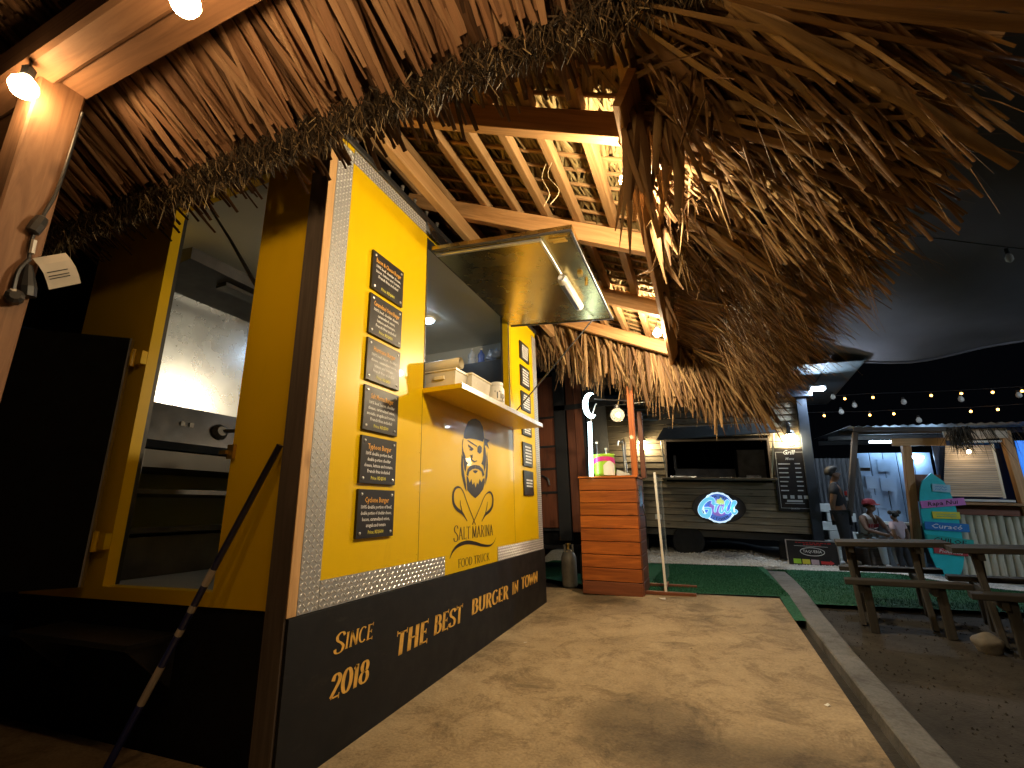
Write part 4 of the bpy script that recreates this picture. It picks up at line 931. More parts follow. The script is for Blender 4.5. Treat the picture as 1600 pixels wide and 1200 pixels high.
# ---------------------------------------------------------------- canopy over the camera
CA = thing('thatched_canopy', 'thatched canopy on brown beams in the near foreground', 'thatched canopy', (-1.9, .6, -.03))
TS = .60
def zc(y): return 2.245+TS*(1.0-y)
NC = Vector((0, TS, 1)).normalized(); DC = Vector((0, 1, -TS)).normalized()
def canopy():
    MB().beam((-2.6, .622, 2.39), (2.2, .622, 2.39), .075, .12).build('beam', 'beam_brown', CA)
    MB().beam((-2.2, .535, 2.375), (2.2, .505, 2.375), .09, .14, (0, 0, 1), .012).build('beam', 'beam_brown', CA)
    MB().box((-1.97, .535, G(0, .6)), (-1.85, .655, 2.33), .006).build('post', 'beam_brown', CA)
    for x in (-2.4, -1.6, -.75, .1, .95):
        MB().beam((x, -.8, zc(-.8)+.03), (x, .57, zc(.57)+.03), .05, .07, NC).build('rafter', 'beam_brown', CA)
    mb = MB(); mb.prism([(-3.4, 1.01, zc(1.01)+.14), (2.5, 1.01, zc(1.01)+.14), (2.5, -1.2, zc(-1.2)+.14), (-3.4, -1.2, zc(-1.2)+.14)], NC*.12); mb.build('thatch_top', 'thatch_backing', CA)
    # back layers
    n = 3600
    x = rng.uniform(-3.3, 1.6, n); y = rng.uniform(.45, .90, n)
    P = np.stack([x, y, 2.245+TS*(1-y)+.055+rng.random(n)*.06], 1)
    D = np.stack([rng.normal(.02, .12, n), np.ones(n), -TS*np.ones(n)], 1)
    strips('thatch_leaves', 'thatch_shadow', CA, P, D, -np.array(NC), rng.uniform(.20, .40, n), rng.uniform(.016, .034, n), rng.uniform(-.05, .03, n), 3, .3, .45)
    n = 2600
    x = rng.uniform(-3.0, 1.0, n); y = rng.uniform(-1.0, .60, n)
    P = np.stack([x, y, 2.245+TS*(1-y)+.085+rng.random(n)*.05], 1)
    D = np.stack([rng.normal(.02, .12, n), np.ones(n), -TS*np.ones(n)], 1)
    strips('thatch_leaves', 'thatch_brown', CA, P, D, -np.array(NC), rng.uniform(.3, .5, n), rng.uniform(.02, .04, n), 0, 2, .3, .3)
    # the front layer, leaf by leaf
    var = leaf_variants('thatch_leaf', 'thatch_brown', 9, 4, .30, -.02, .45, 2.5)
    for i in range(298):
        x = -2.75+3.2*i/298+random.uniform(-.008, .008); y0 = random.uniform(.60, .66)
        p = Vector((x, y0, zc(y0)+.020+random.uniform(0, .05)))
        d = Vector((random.gauss(.04, .11), 1, -TS+random.gauss(-.02, .03)))
        place_leaf(random.choice(var), 'thatch_leaf', CA, p, d, -NC+Vector((random.gauss(0, .42), 0, 0)), random.uniform(.36, .46), random.choice((.016, .022, .028, .034, .040)))
    # trimmed ragged edge: dark butts and pale straw
    for nm, m, n, z0, l0, l1 in (('eave_butts', 'thatch_dark', 11000, .02, .02, .065), ('eave_straw', 'thatch_straw', 2200, .0, .02, .055)):
        x = rng.uniform(-3.0, 1.2, n); y = rng.uniform(.985, 1.055, n)
        P = np.stack([x, y, 2.245+z0+rng.uniform(-.035, .055, n)+(1.0-y)*.5], 1)
        D = np.stack([rng.normal(0, .45, n), rng.uniform(-.1, .7, n), rng.uniform(-1, -.2, n)], 1)
        strips(nm, m, CA, P, D, rng.normal(0, 1, (n, 3)), rng.uniform(l0, l1, n), rng.uniform(.002, .007, n), 0, 2, .2, .6)
    mb = MB()
    for i in range(16):
        x = random.uniform(-2.8, -.1); p = Vector((x, 1.03, 2.24)); q = p+Vector((random.gauss(0, .03), .02, -random.uniform(.06, .16)))
        mb.tube([p, (p+q)/2+Vector((random.gauss(0, .012), 0, 0)), q], .0012, 4)
    mb.build('loose_fibres', 'thatch_straw', CA, kind='stuff')
canopy()
def bulb(c, r, m, label, group, drop=.03, cat='light bulb'):
    t = thing('light_bulb', label, cat, c, group=group); c = Vector(c)
    MB().lathe([(r*.30, r*1.0), (r*.45, r*1.1), (r*.5, r*1.9), (r*.28, r*2.2)], c, 10).build('socket', 'black_plastic', t)
    MB().lathe([(r*.15, -r), (r*.7, -r*.75), (r, -r*.1), (r*.9, r*.4), (r*.5, r*.9), (r*.4, r*1.02)], c, 12).build('glass', m, t, smooth=True)
    if drop: MB().tube([c+Vector((0, 0, r*2.1)), c+Vector((0, 0, r*2.2+drop))], .004, 5).build('lead', 'black_plastic', t)
    return t
for i, (x, y, z, lab) in enumerate(((-1.815, .498, 2.205, 'glowing amber bulb under the beam above the left post'), (-1.065, .505, 2.155, 'glowing amber bulb at the top edge, between the beams'),
                    (-.31, .51, 2.18, 'amber bulb under the canopy beam just out of frame'))):
    bulb((x, y, z), .036, 'bulb_canopy', lab, 'bulbs along the canopy beam')
bulb((.50, .62, 2.20), .036, 'bulb_key', 'bright bulb under the canopy beam right of the camera', 'bulbs along the canopy beam')
bulb((1.30, .62, 2.20), .036, 'bulb_key', 'bright bulb at the far right end of the canopy beam', 'bulbs along the canopy beam')
bulb((-.162, 3.65, 2.235), .032, 'bulb_eave', 'bright warm bulb hanging at the eave over the slab', 'bulbs under the lean-to roof')
bulb((-.125, 1.68, 2.195), .030, 'bulb_hidden', 'warm bulb tucked behind dangling leaves at the near end of the eave', 'bulbs under the lean-to roof')
# cord and tag on the post
def cord():
    t = thing('power_cord', 'black power cord with plugs and a paper tag on the left post', 'cord', (-1.84, .62, 1.7))
    x = -1.838
    pts = spline([(x, .652, 2.26), (x, .648, 2.05), (x, .642, 1.92), (x, .628, 1.83), (x, .618, 1.74), (x, .624, 1.67)], 5)
    MB().tube(pts, .005, 6).build('cable', 'black_plastic', t, smooth=True)
    MB().lathe([(.010, -.035), (.017, -.03), (.019, 0), (.016, .028), (.009, .034)], (x+.004, .620, 1.79), 8, (0, .25, 1)).build('plug', 'black_plastic', t)
    MB().lathe([(.022, -.05), (.023, -.02), (.010, .05)], (x+.006, .632, 1.60), 10, (0, -.15, 1)).build('plug', 'black_plastic', t)
    MB().lathe([(.010, -.02), (.022, -.015), (.022, .015), (.012, .022)], (x+.012, .612, 1.535), 10, (1, -.3, 0)).build('plug', 'black_plastic', t)
    MB().tube(spline([(x+.004, .624, 1.67), (x+.01, .606, 1.62), (x+.012, .606, 1.555)], 5), .006, 6).build('cable', 'black_plastic', t)
    MB().tube([(x+.006, .622, 1.735), (x+.007, .624, 1.69)], .007, 6).build('white_tie', 'white_plastic', t)
    mb = MB(); a = Vector((x+.008, .628, 1.675)); u = Vector((.02, .040, .030)); w = Vector((.015, .052, -.085))
    q = []
    for i in range(5):
        b = a+w*(i/4)+Vector((.012*math.sin(i*.9), 0, 0)); q.append((b, b+u*1.5))
    vs = [p for pr in q for p in pr]; mb.add(vs, [(2*i, 2*i+1, 2*i+3, 2*i+2) for i in range(4)]); tg = mb.build('paper_tag', 'paper', t)
    m2 = MB(); nn = u.cross(w).normalized()*.002
    nn = nn if nn.x > 0 else -nn
    for i, s in enumerate((.5, .62, .70)): b = a+w*s+Vector((.012*math.sin(s*4*.9), 0, 0)); m2.poly([b+u*.15+nn, b+u*1.1+nn, b+u*1.1+w*.03+nn, b+u*.15+w*.03+nn])
    m2.build('tag_print', 'ink_black', t)
cord()
# leaning pole and step by the doorway
def pole():
    t = thing('broom_pole', 'worn blue pole leaning on the truck side by the corner', 'pole', (-2.15, 1.30, -.01))
    a, b = Vector((-2.14, 1.28, G(0, 1.28)+.0)), Vector((-1.555, 1.375, 1.165))
    MB().tube([a, b], .013, 8).build('pole', 'blue_pole', t, smooth=True)
    for s0, s1 in ((.20, .31), (.40, .42), (.47, .49), (.55, .60)): MB().tube([a.lerp(b, s0), a.lerp(b, (s0+s1)/2), a.lerp(b, s1)], [.0134, .0138, .0134], 8).build('worn_patch', 'worn_white', t)
pole()
def step():
    t = thing('metal_step', 'dark metal step below the truck doorway', 'step', (-2.4, 1.3, -.01))
    MB().box((-2.78, 1.20, .425), (-2.0, 1.395, .445), .003).build('tread', 'black_plastic', t)
    for x in (-2.75, -2.04): MB().prism([(x, 1.395, .424), (x, 1.215, .424), (x, 1.395, .25)], (.02, 0, 0)).build('bracket', 'dark_steel', t)
step()

# ---------------------------------------------------------------- bar kiosk beside the truck
def kiosk():
    g = .103; x0, x1, y0, y1 = -1.145, -.592, 4.64, 5.12
    k = thing('bar_kiosk', 'narrow bar kiosk clad in orange stained boards', 'kiosk', (-.87, 4.85, g), (0, R(1.6), 0))
    def b(m): return m
    lx = lambda x: x+.87
    h = 1.07; n = 9; e = h/n
    for i in range(n):
        z0, z1 = i*e+.002, (i+1)*e-.004
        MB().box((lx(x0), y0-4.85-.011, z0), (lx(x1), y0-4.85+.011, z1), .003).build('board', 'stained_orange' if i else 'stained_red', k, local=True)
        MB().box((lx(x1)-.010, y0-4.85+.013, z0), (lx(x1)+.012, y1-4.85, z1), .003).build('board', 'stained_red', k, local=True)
    MB().box((lx(x0)+.012, y0-4.85+.013, .0), (lx(x1)-.012, y1-4.85, h-.01)).build('carcass', 'dark_plank', k, local=True)
    MB().box((lx(x0)-.01, y0-4.85-.02, h), (lx(x1)+.02, y1-4.85+.02, h+.02), .003).build('counter_top', 'stained_orange', k, local=True)
    MB().box((lx(-.625), y0-4.85, h+.02), (lx(-.565), y0-4.85+.05, 1.985), .004).build('post', 'stained_orange', k, local=True)
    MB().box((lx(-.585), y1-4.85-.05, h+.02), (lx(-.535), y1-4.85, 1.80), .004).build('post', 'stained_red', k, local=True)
    mb = MB(); mb.tube([(lx(-.60), y0-4.85+.02, 1.835), (lx(-.96), y0-4.85+.02, 1.885)], .008, 6); mb.build('rail', 'dark_steel', k, local=True)
    mb = MB(); mb.tube([(lx(x1)+.02, y0-4.85+.2, .82), (lx(x1)+.05, y0-4.85+.2, .70), (lx(x1)+.04, y0-4.85+.26, .55)], .006, 6); mb.build('hose', 'black_plastic', k, local=True)
    MB().box((lx(x1)+.0125, y0-4.85+.08, .80), (lx(x1)+.02, y0-4.85+.30, 1.0)).build('notice', 'steel', k, local=True)
    # neon sign: crescent on a tube
    y = 4.60
    t = thing('neon_sign', 'white crescent neon on a lit upright tube at the kiosk', 'neon sign', (-.98, y, 1.20))
    MB().tube([(-.982, y, 1.195), (-.960, y, 1.74)], .020, 10).build('tube', 'neon', t, smooth=True)
    pts = []
    mb = MB(); C = []
    for i in range(15):
        a = R(80+200*i/14); C.append((-.938+.085*math.cos(a), 1.915+.135*math.sin(a)))
    inner = []
    for i in range(15):
        a = R(80+200*i/14); inner.append((-.912+.062*math.cos(a), 1.925+.112*math.sin(a)))
    mb.prism([(a, y, z) for a, z in C]+[(a, y, z) for a, z in reversed(inner)], (0, .035, 0)); mb.build('crescent', 'neon', t)
    MB().tube([(-.955, y+.02, 1.745), (-.90, y+.02, 1.90), (-.88, y+.02, 1.93)], .006, 6).build('bracket', 'alu', t)
    t = thing('globe_lamp', 'clear round globe lamp hanging inside the kiosk frame', 'lamp', (-.69, 4.70, 1.82))
    MB().ball((-.69, 4.70, 1.805), .072, 16, 10).build('globe', 'bulb_glass', t, smooth=True)
    MB().ball((-.68, 4.70, 1.805), .022, 8, 6).build('filament', 'globe_glow', t)
    MB().lathe([(.03, .07), (.03, .10), (.012, .11)], (-.69, 4.70, 1.805), 10).build('cap', 'black_plastic', t)
    # bucket
    c = Vector((-.868, 4.72, 1.196)); t = thing('plastic_bucket', 'lime and pink plastic bucket on the kiosk counter', 'bucket', c)
    MB().lathe([(.100, 0), (.108, .03), (.108, .20), (.112, .205), (.112, .215), (.10, .215)], c, 24).build('tub', 'lime', t, smooth=True)
    mb = MB()
    def band(m, zlo, zhi, a0, a1, nm):
        q = MB(); n = 16; vs = []
        for i in range(n+1):
            a = R(a0+(a1-a0)*i/n); lo, hi = zlo(i/n), zhi(i/n)
            vs += [c+Vector((.1095*math.cos(a), .1095*math.sin(a), lo)), c+Vector((.1095*math.cos(a), .1095*math.sin(a), hi))]
        q.add(vs, [(2*i, 2*i+2, 2*i+3, 2*i+1) for i in range(n)]).build(nm, m, t)
    band('magenta', lambda s: .10+.045*math.sin(s*math.pi), lambda s: .165+.025*math.sin(s*math.pi), 190, 370, 'pink_band')
    band('white_plastic', lambda s: .005, lambda s: .10+.045*math.sin(s*math.pi), 275, 345, 'label_panel')
    for i, (x, hh, lab, m) in enumerate(((-.93, .33, 'tall grey bottle in the lime bucket', 'dark_steel'), (-.84, .26, 'short round topped bottle in the lime bucket', 'alu'))):
        b = thing('bottle', lab, 'bottle', (x, 4.73, 1.20), group='bottles in the bucket')
        MB().lathe([(.024, .01), (.026, hh*.6), (.012, hh*.8), (.012, hh)], (x, 4.73, 1.20), 10).build('body', m, b, smooth=True)
        MB().lathe([(.014, hh), (.014, hh+.02)], (x, 4.73, 1.20), 10).build('cap', 'white_plastic', b)
    # folded card and tap behind
    mb = MB(); mb.prism([(-.75, 4.70, 1.196), (-.62, 4.70, 1.196), (-.62, 4.70, 1.206), (-.74, 4.70, 1.255)], (0, .12, 0)); tag(mb.build('menu_folder', 'pale_panel'), 'pale slanted folder lying beside the bucket on the counter', 'folder')
    t = thing('beer_tap', 'tall chrome tap column behind the bucket', 'tap', (-.70, 5.02, 1.195)); MB().lathe([(.03, 0), (.02, .03), (.016, .25), (.022, .36), (.012, .40)], (-.70, 5.02, 1.195), 12).build('column', 'alu', t, smooth=True)
    MB().tube([(-.70, 5.02, 1.55), (-.74, 4.95, 1.57), (-.75, 4.94, 1.52)], .010, 8).build('spout', 'alu', t)
    # clear stand
    s = thing('acrylic_stand', 'clear acrylic screen on a white post and red brown feet', 'screen', (-.40, 4.9, .103), (0, R(1.5), 0))
    MB().beam((0, -.14, .03), (-.02, -.14, 1.11), .022, .022, (0, 1, 0), .002).build('post', 'white_plastic', s, local=True)
    MB().box((-.012, -.12, .10), (.0, .42, 1.08)).build('sheet', 'acrylic', s, local=True)
    MB().box((-.22, -.16, .0), (.26, -.12, .03), .003).build('foot', 'stained_red', s, local=True)
    MB().box((-.22, .30, .0), (.26, .34, .03), .003).build('foot', 'stained_red', s, local=True)
    MB().box((-.02, -.115, .03), (.0, .30, .055)).build('rail', 'stained_red', s, local=True)
kiosk()
# wooden cabin behind the kiosk and gas bottles
def hut():
    t = thing('wooden_cabin', 'red brown boarded cabin with black frames behind the kiosk', 'cabin', (-2.6, 6.6, .12))
    y = 6.0
    for i, (x0, x1, k) in enumerate(((-3.6, -2.98, 0), (-2.94, -2.36, 0), (-2.30, -1.74, 1), (-1.56, -1.36, 0))):
        if i < 3:
            for z0, z1 in ((.66, 1.09), (1.12, 1.40), (1.42, 1.70), (1.73, 2.10), (2.13, 2.7)):
                for a in range(2): MB().box((x0+a*(x1-x0)/2+.002, y, z0), (x0+(a+1)*(x1-x0)/2-.002, y+.03, z1), .003).build('board', 'stained_red', t)
        else:
            for a in range(2): MB().box((x0+a*.11, y-.02, .60), (x0+a*.11+.105, y+.01, 2.7), .003).build('board', 'stained_red', t)
    mb = MB()
    for x in (-3.64, -2.97, -2.33): mb.box((x, y-.03, .5), (x+.045, y+.02, 2.75))
    mb.box((-1.735, y-.04, .5), (-1.575, y+.02, 2.75))
    for z in (.62, 1.09, 1.40, 1.70, 2.10): mb.box((-3.60, y-.012, z), (-1.74, y+.01, z+.028))
    mb.box((-1.36, y-.01, .5), (-1.32, y+.02, 2.75)); mb.box((-1.73, y-.04, 2.19), (-.3, y+.0, 2.26)); mb.build('steel_frame', 'black_plastic', t)
    MB().box((-3.7, y+.032, .45), (-1.3, y+1.6, 2.8)).build('body', 'black_door', t)
    MB().box((-3.7, y-.0, .40), (-1.3, y+1.4, .448)).build('chassis', 'black_plastic', t)
    mb = MB()
    for x in (-3.4, -1.6): mb.box((x, y+.1, .1), (x+.1, y+.2, .40))
    mb.build('leg', 'black_plastic', t)
    MB().tube(spline([(-1.95, y-.015, 1.33), (-1.86, y-.04, 1.28), (-1.84, y-.04, 1.20)], 4), .012, 6).build('handle', 'dark_steel', t)
    for x, y, lab in ((-1.37, 5.0, 'dull grey gas cylinder standing left of the kiosk, nearer one'), (-1.22, 5.22, 'dull grey gas cylinder half hidden behind the kiosk')):
        g = thing('gas_cylinder', lab, 'gas cylinder', (x, y, G(x, y)), group='gas cylinders by the kiosk'); c = (x, y, G(x, y))
        MB().lathe([(.07, 0), (.08, .02), (.08, .29), (.06, .34), (.022, .365)], c, 18).build('tank', 'cyl_grey', g, smooth=True)
        MB().lathe([(.016, .365), (.016, .41), (.03, .415), (.03, .43)], c, 10).build('valve', 'brass', g)
        mb = MB()
        for a in range(3): q = a*2.09; mb.box((x+.05*math.cos(q)-.008, y+.05*math.sin(q)-.008, c[2]+.34), (x+.05*math.cos(q)+.008, y+.05*math.sin(q)+.008, c[2]+.42))
        mb.build('collar', 'cyl_grey', g)
hut()

# ---------------------------------------------------------------- grill trailer
PHI = R(3.3)
GT = thing('grill_trailer', 'planked grill trailer with dark awning and lit round sign', 'food trailer', (.35, 8.4, -.005), (0, PHI, 0))
def trailer():
    L = dict(local=True); x0, x1 = -1.95, 1.11
    z = .50; e = .108; i = 0
    while z < 2.60:
        zt = z+e-.006
        segs = [(x0, x1)]
        if zt > 1.315 and z < 1.93: segs = [(x0, -.925), (.665, x1)]
        for a, b in segs:
            zz0 = z
            MB().prism([(a, 0, zz0), (a, -.022, zz0+.004), (a, -.008, zt), (a, 0.002, zt)], (b-a, 0, 0)).build('plank', 'trailer_plank', GT, **L)
        z += e
    # fix the uv of planks: run the grain along the board
    for o in GT.children:
        if o.name.startswith('plank'):
            for l in o.data.loops:
                c = o.data.vertices[l.vertex_index].co; o.data.uv_layers[0].data[l.index].uv = (c.x, c.z+c.y)
    mb = MB(); mb.box((x0, .004, .50), (-.925, .05, 2.66)); mb.box((.665, .004, .50), (x1, .05, 2.66)); mb.box((-.925, .004, .50), (.665, .05, 1.30)); mb.box((-.925, .004, 1.93), (.665, .05, 2.66))
    mb.box((x0, 1.7, .50), (x1, 1.75, 2.66)); mb.box((x0, .05, .48), (x1, 1.75, .53)); mb.box((x0, .05, 2.62), (x1, 1.75, 2.66)); mb.box((x0, .051, .53), (x0+.04, 1.7, 2.62)); mb.box((x1-.04, .051, .53), (x1, 1.7, 2.62))
    mb.build('body', 'black_door', GT, **L)
    MB().box((-.98, -.20, 1.285), (.71, .05, 1.315), .003).build('counter', 'trailer_plank', GT, **L)
    mb = MB(); mb.box((-.935, -.03, 1.316), (-.905, .03, 1.93)); mb.box((.645, -.03, 1.316), (.675, .03, 1.93)); mb.box((-.935, -.03, 1.93), (.675, .03, 1.96)); mb.build('window_frame', 'dark_plank', GT, **L)
    # things inside: a dark range and a brick side
    mb = MB(); mb.box((-.80, .45, 1.30), (.18, .9, 1.50)); mb.box((-.82, .5, 1.50), (-.78, .9, 1.75)); mb.box((.22, .4, 1.25), (.64, 1.2, 1.82)); mb.build('range', 'dark_steel', GT, **L)
    mb = MB(); mb.box((-.86, -.10, 1.316), (-.45, .0, 1.345)); mb.box((-.1, -.12, 1.316), (.1, -.02, 1.33)); mb.box((.30, -.12, 1.316), (.5, .0, 1.36)); mb.build('trays', 'steel', GT, **L)
    # awning
    a = Vector((-.93, -.03, 2.16)); b = Vector((.655, -.03, 2.19)); c = Vector((.775, -.42, 1.985)); d = Vector((-1.03, -.42, 1.90))
    n = 12
    for i in range(n):
        p, q = i/n, (i+1)/n-.012
        MB().prism([a.lerp(d, p), b.lerp(c, p), b.lerp(c, q), a.lerp(d, q)], (0, 0, .016)).build('awning_slat', 'awning_slate', GT, **L)
    MB().tube([(.70, -.38, 1.98), (.66, -.03, 1.33)], .012, 6).build('awning_stay', 'alu', GT, **L)
    MB().tube([(-.96, -.38, 1.90), (-.92, -.03, 1.33)], .012, 6).build('awning_stay', 'alu', GT, **L)
    MB().beam((-.86, -.035, 2.175), (.2, -.035, 2.19), .02, .02).build('awning_strip', 'alu', GT, **L)
    # corner post, fascia, roof
    MB().box((1.115, -.06, .06), (1.255, .06, 2.60), .006).build('corner_post', 'post_black', GT, **L)
    MB().box((-2.0, -.10, 2.60), (1.34, -.04, 2.79), .005).build('fascia', 'post_black', GT, **L)
    mb = MB()
    for x in (.55, .85): mb.box((x, -.09, 2.795), (x+.05, -.03, 2.95))
    mb.box((-1.2, -.02, 2.80), (-.3, .02, 2.90)); mb.box((.4, -.02, 2.80), (1.05, .02, 2.94)); mb.build('gable_slats', 'trailer_plank', GT, **L)
    mb = MB(); nn = 9
    for i in range(nn):
        xa = -2.2+4.15*i/nn; xb = xa+4.15/nn
        mb.prism([(xa, -.65, 2.97), (xb-.03, -.65, 2.97), (xb-.03, 1.7, 2.80), (xa, 1.7, 2.80)], (0, 0, .01)); mb.prism([(xb-.03, -.65, 2.985), (xb, -.65, 2.985), (xb, 1.7, 2.815), (xb-.03, 1.7, 2.815)], (0, 0, .012))
    mb.build('roof', 'roof_sheet', GT, **L)
    mb = MB()
    for k in range(5): mb.prism([(-1.75, -.35, 2.28+k*.09), (-1.0, -.35, 2.25+k*.09), (-1.0, -.05, 2.32+k*.09), (-1.75, -.05, 2.35+k*.09)], (0, 0, .012))
    mb.build('vent_louvre', 'alu', GT, **L)
    # chassis, wheel
    MB().box((-1.95, .06, .38), (1.1, 1.6, .478)).build('chassis', 'black_plastic', GT, **L)
    w = MB().lathe([(.15, -.09), (.235, -.08), (.25, -.05), (.25, .05), (.235, .08), (.15, .09)], (-.64, .10, .30), 24, (0, 1, 0)).build('wheel', 'tyre', GT, **L)
    o = MB().lathe([(.05, -.085), (.13, -.082), (.145, -.06), (.145, .06)], (-.64, .10, .30), 16, (0, 1, 0)).build('rim', 'dark_steel', GT, **L); o.parent = w
    MB().box((-1.4, .3, .03), (-1.3, .4, .38)).build('jack_stand', 'black_plastic', GT, **L); MB().box((.7, .3, .10), (.8, .4, .38)).build('jack_stand', 'black_plastic', GT, **L)
    MB().box((-1.14, -.03, .63), (-1.04, -.022, .71)).build('socket_box', 'white_plastic', GT, **L)
trailer()
def gl(x, y, z): return WM[GT.name] @ Vector((x, y, z))
def trailer_things():
    for x, z, lab in ((.964, 1.95, 'glowing wall lantern right of the trailer awning'), (-1.29, 1.89, 'glowing wall lantern left of the trailer, beside the kiosk post')):
        t = thing('wall_lantern', lab, 'lantern', gl(x, 0, z), (0, PHI, 0), 'lanterns on the grill trailer'); L = dict(local=True)
        MB().lathe([(.030, -.12), (.045, -.11), (.068, .03), (.07, .035)], (0, -.14, 0), 6).build('glass', 'lantern_glow', t, **L)
        MB().lathe([(.085, .037), (.075, .06), (.03, .11), (.01, .12)], (0, -.14, 0), 6).build('cap', 'black_plastic', t, **L)
        MB().lathe([(.035, -.145), (.05, -.122)], (0, -.14, 0), 6).build('base', 'black_plastic', t, **L)
        MB().tube(spline([(0, -.14, .12), (0, -.14, .19), (0, -.09, .24), (0, -.03, .20)], 4), .010, 6).build('arm', 'black_plastic', t, **L)
        MB().box((-.025, -.035, .10), (.025, -.020, .27)).build('wall_plate', 'black_plastic', t, **L)
    # round lit sign
    s = thing('lit_sign', 'lit blue Grill sign on a black oval plate', 'sign', gl(-.15, -.02, .85), (0, PHI, 0)); L = dict(local=True)
    MB().prism([(.40*math.cos(2*math.pi*i/28), -.012, .245*math.sin(2*math.pi*i/28)) for i in range(28)], (0, .01, 0)).build('plate', 'board_black', s, **L)
    c = [(.215*math.cos(2*math.pi*i/28), .215*math.sin(2*math.pi*i/28)) for i in range(28)]
    MB().prism([(a+.0, -.032, b) for a, b in c], (0, .018, 0)).build('disc', 'sign_deep', s, **L)
    mb = MB(); vs = []
    for i in range(36):
        q = 2*math.pi*i/36; vs += [(.215*math.cos(q), -.034, .215*math.sin(q)), ((.236+.008*(i % 2))*math.cos(q), -.034, (.236+.008*(i % 2))*math.sin(q))]
    mb.add(vs, [(2*i, 2*i+1, (2*i+3) % 72, (2*i+2) % 72) for i in range(36)]).build('rim', 'sign_edge', s, **L)
    MB().prism([(.135*math.cos(2*math.pi*i/24), -.035, .135*math.sin(2*math.pi*i/24)) for i in range(24)], (0, .002, 0)).build('inner_disc', 'sign_violet', s, **L)
    mb = MB()
    for word, top in (('NORTH SHORE', True), ('KITCHEN', False)):
        n = len(word)
        for i, ch in enumerate(word):
            if ch == ' ': continue
            f = (i-(n-1)/2)
            q = R(90-f*12.0) if top else R(270+f*13)
            rad = .155 if top else .200
            o = Vector((rad*math.cos(q), -.036, rad*math.sin(q))); xd = Vector((math.sin(q), 0, -math.cos(q))); yd = Vector((math.cos(q), 0, math.sin(q)))
            if not top: xd, yd = -xd, -yd
            put_text(mb, ch, o, xd, yd, .055, None)
    mb.build('ring_lettering', 'ink_black', s, **L)
    fl = [(0, 0), (.045, .01), (.055, .05), (.04, .085), (.03, .07), (.015, .12), (-.012, .085), (-.03, .09), (-.05, .05), (-.04, .012)]
    MB().prism([(.03+a*1.15, -.046, .045+b*.95) for a, b in fl], (0, .008, 0)).build('flame', 'sign_lime', s, **L)
    strokes = [ # script word
        ([(-.085, .045), (-.065, .10), (-.10, .135), (-.17, .115), (-.245, .04), (-.28, -.05), (-.255, -.12), (-.205, -.135), (-.155, -.10), (-.125, -.035)], .056),
        ([(-.215, -.022), (-.16, -.018), (-.105, -.025)], .030), ([(-.118, -.03), (-.128, -.09), (-.16, -.15), (-.21, -.16)], .032),
        ([(-.075, .03), (-.05, .05), (-.03, .035), (-.055, -.05), (-.045, -.075)], .030), ([(-.03, .035), (.005, .045)], .026),
        ([(.045, .025), (.02, -.05), (.035, -.08), (.07, -.05)], .030), ([(.05, .052), (.053, .060)], .030),
        ([(.07, -.05), (.135, .06), (.15, .10), (.125, .10), (.105, .03), (.10, -.05), (.125, -.08), (.16, -.05)], .032),
        ([(.16, -.05), (.235, .05), (.255, .09), (.225, .09), (.20, .02), (.195, -.06), (.225, -.085), (.26, -.05), (.235, -.03)], .034)]
    for off, mname, dw, nm in ((-.052, 'sign_edge', .014, 'word_outline'), (-.055, 'sign_cyan', 0, 'word')):
        mb = MB()
        for i, (p, w) in enumerate(strokes):
            v, f = ribbon(spline([(a, b) for a, b in p], 5), lambda t, dx, dy: (w+dw)*(.55+.45*math.sin(math.pi*(.1+.85*t))))
            mb.add([(a, off-i*.0002, b) for a, b in v], f)
        mb.build(nm, mname, s, **L)
    # menu board
    m = thing('menu_board', 'tall black Grill menu board beside the trailer corner post', 'menu board', gl(.93, -.03, 1.30), (0, PHI, 0))
    MB().box((-.225, -.012, -.48), (.225, .006, .48), .004).build('panel', 'board_black', m, **L)
    mb = MB()
    for a, b in (((-.19, -.43), (.19, -.425)), ((-.19, .425), (-.09, .43)), ((.09, .425), (.19, .43)), ((-.19, -.43), (-.185, .43)), ((.185, -.43), (.19, .43))): mb.box((a[0], -.0145, a[1]), (b[0], -.0128, b[1]))
    put_text(mb, 'Grill', (0, -.0135, .39), (1, 0, 0), (0, 0, 1), .10, .17, shear=.3); put_text(mb, 'Menu', (0, -.0135, .305), (1, 0, 0), (0, 0, 1), .06, .12, shear=.3)
    put_text(mb, 'NORTH', (0, -.0135, -.445), (1, 0, 0), (0, 0, 1), .035, .11)
    for r in range(7):
        zz = .235-r*.068; w = random.uniform(.09, .17); mb.box((-.165, -.0142, zz), (-.165+w, -.0128, zz+.016)); mb.box((.06, -.0142, zz+.004), (.06+random.uniform(.07, .10), -.0128, zz+.02))
    for x in (-.15, -.05, .05, .13): mb.box((x, -.0142, -.285), (x+.055, -.0128, -.235))
    mb.box((-.10, -.0142, -.335), (.11, -.0128, -.305)); mb.box((-.13, -.0142, -.36), (.13, -.0128, -.352)); mb.build('print', 'ink_pale', m, **L)
    # flood light
    f = thing('flood_light', 'cool white floodlight at the trailer roof corner', 'floodlight', gl(1.40, -.16, 2.70), (0, PHI, 0))
    MB().box((-.10, -.02, -.02), (.12, .05, .05), .006).build('housing', 'alu', f, **L)
    MB().prism([(-.07, -.030, -.026), (.09, -.030, -.026), (.09, -.024, .020), (-.07, -.024, .020)], (0, .003, 0)).build('lens', 'flood_glow', f, **L)
    MB().prism([(-.07, -.015, -.030), (.09, -.015, -.030), (.09, .03, -.030), (-.07, .03, -.030)], (0, 0, .008)).build('lens', 'flood_glow', f, **L)
    MB().tube([(0, .05, 0), (0, .09, 0)], .012).build('bracket', 'dark_steel', f, **L)
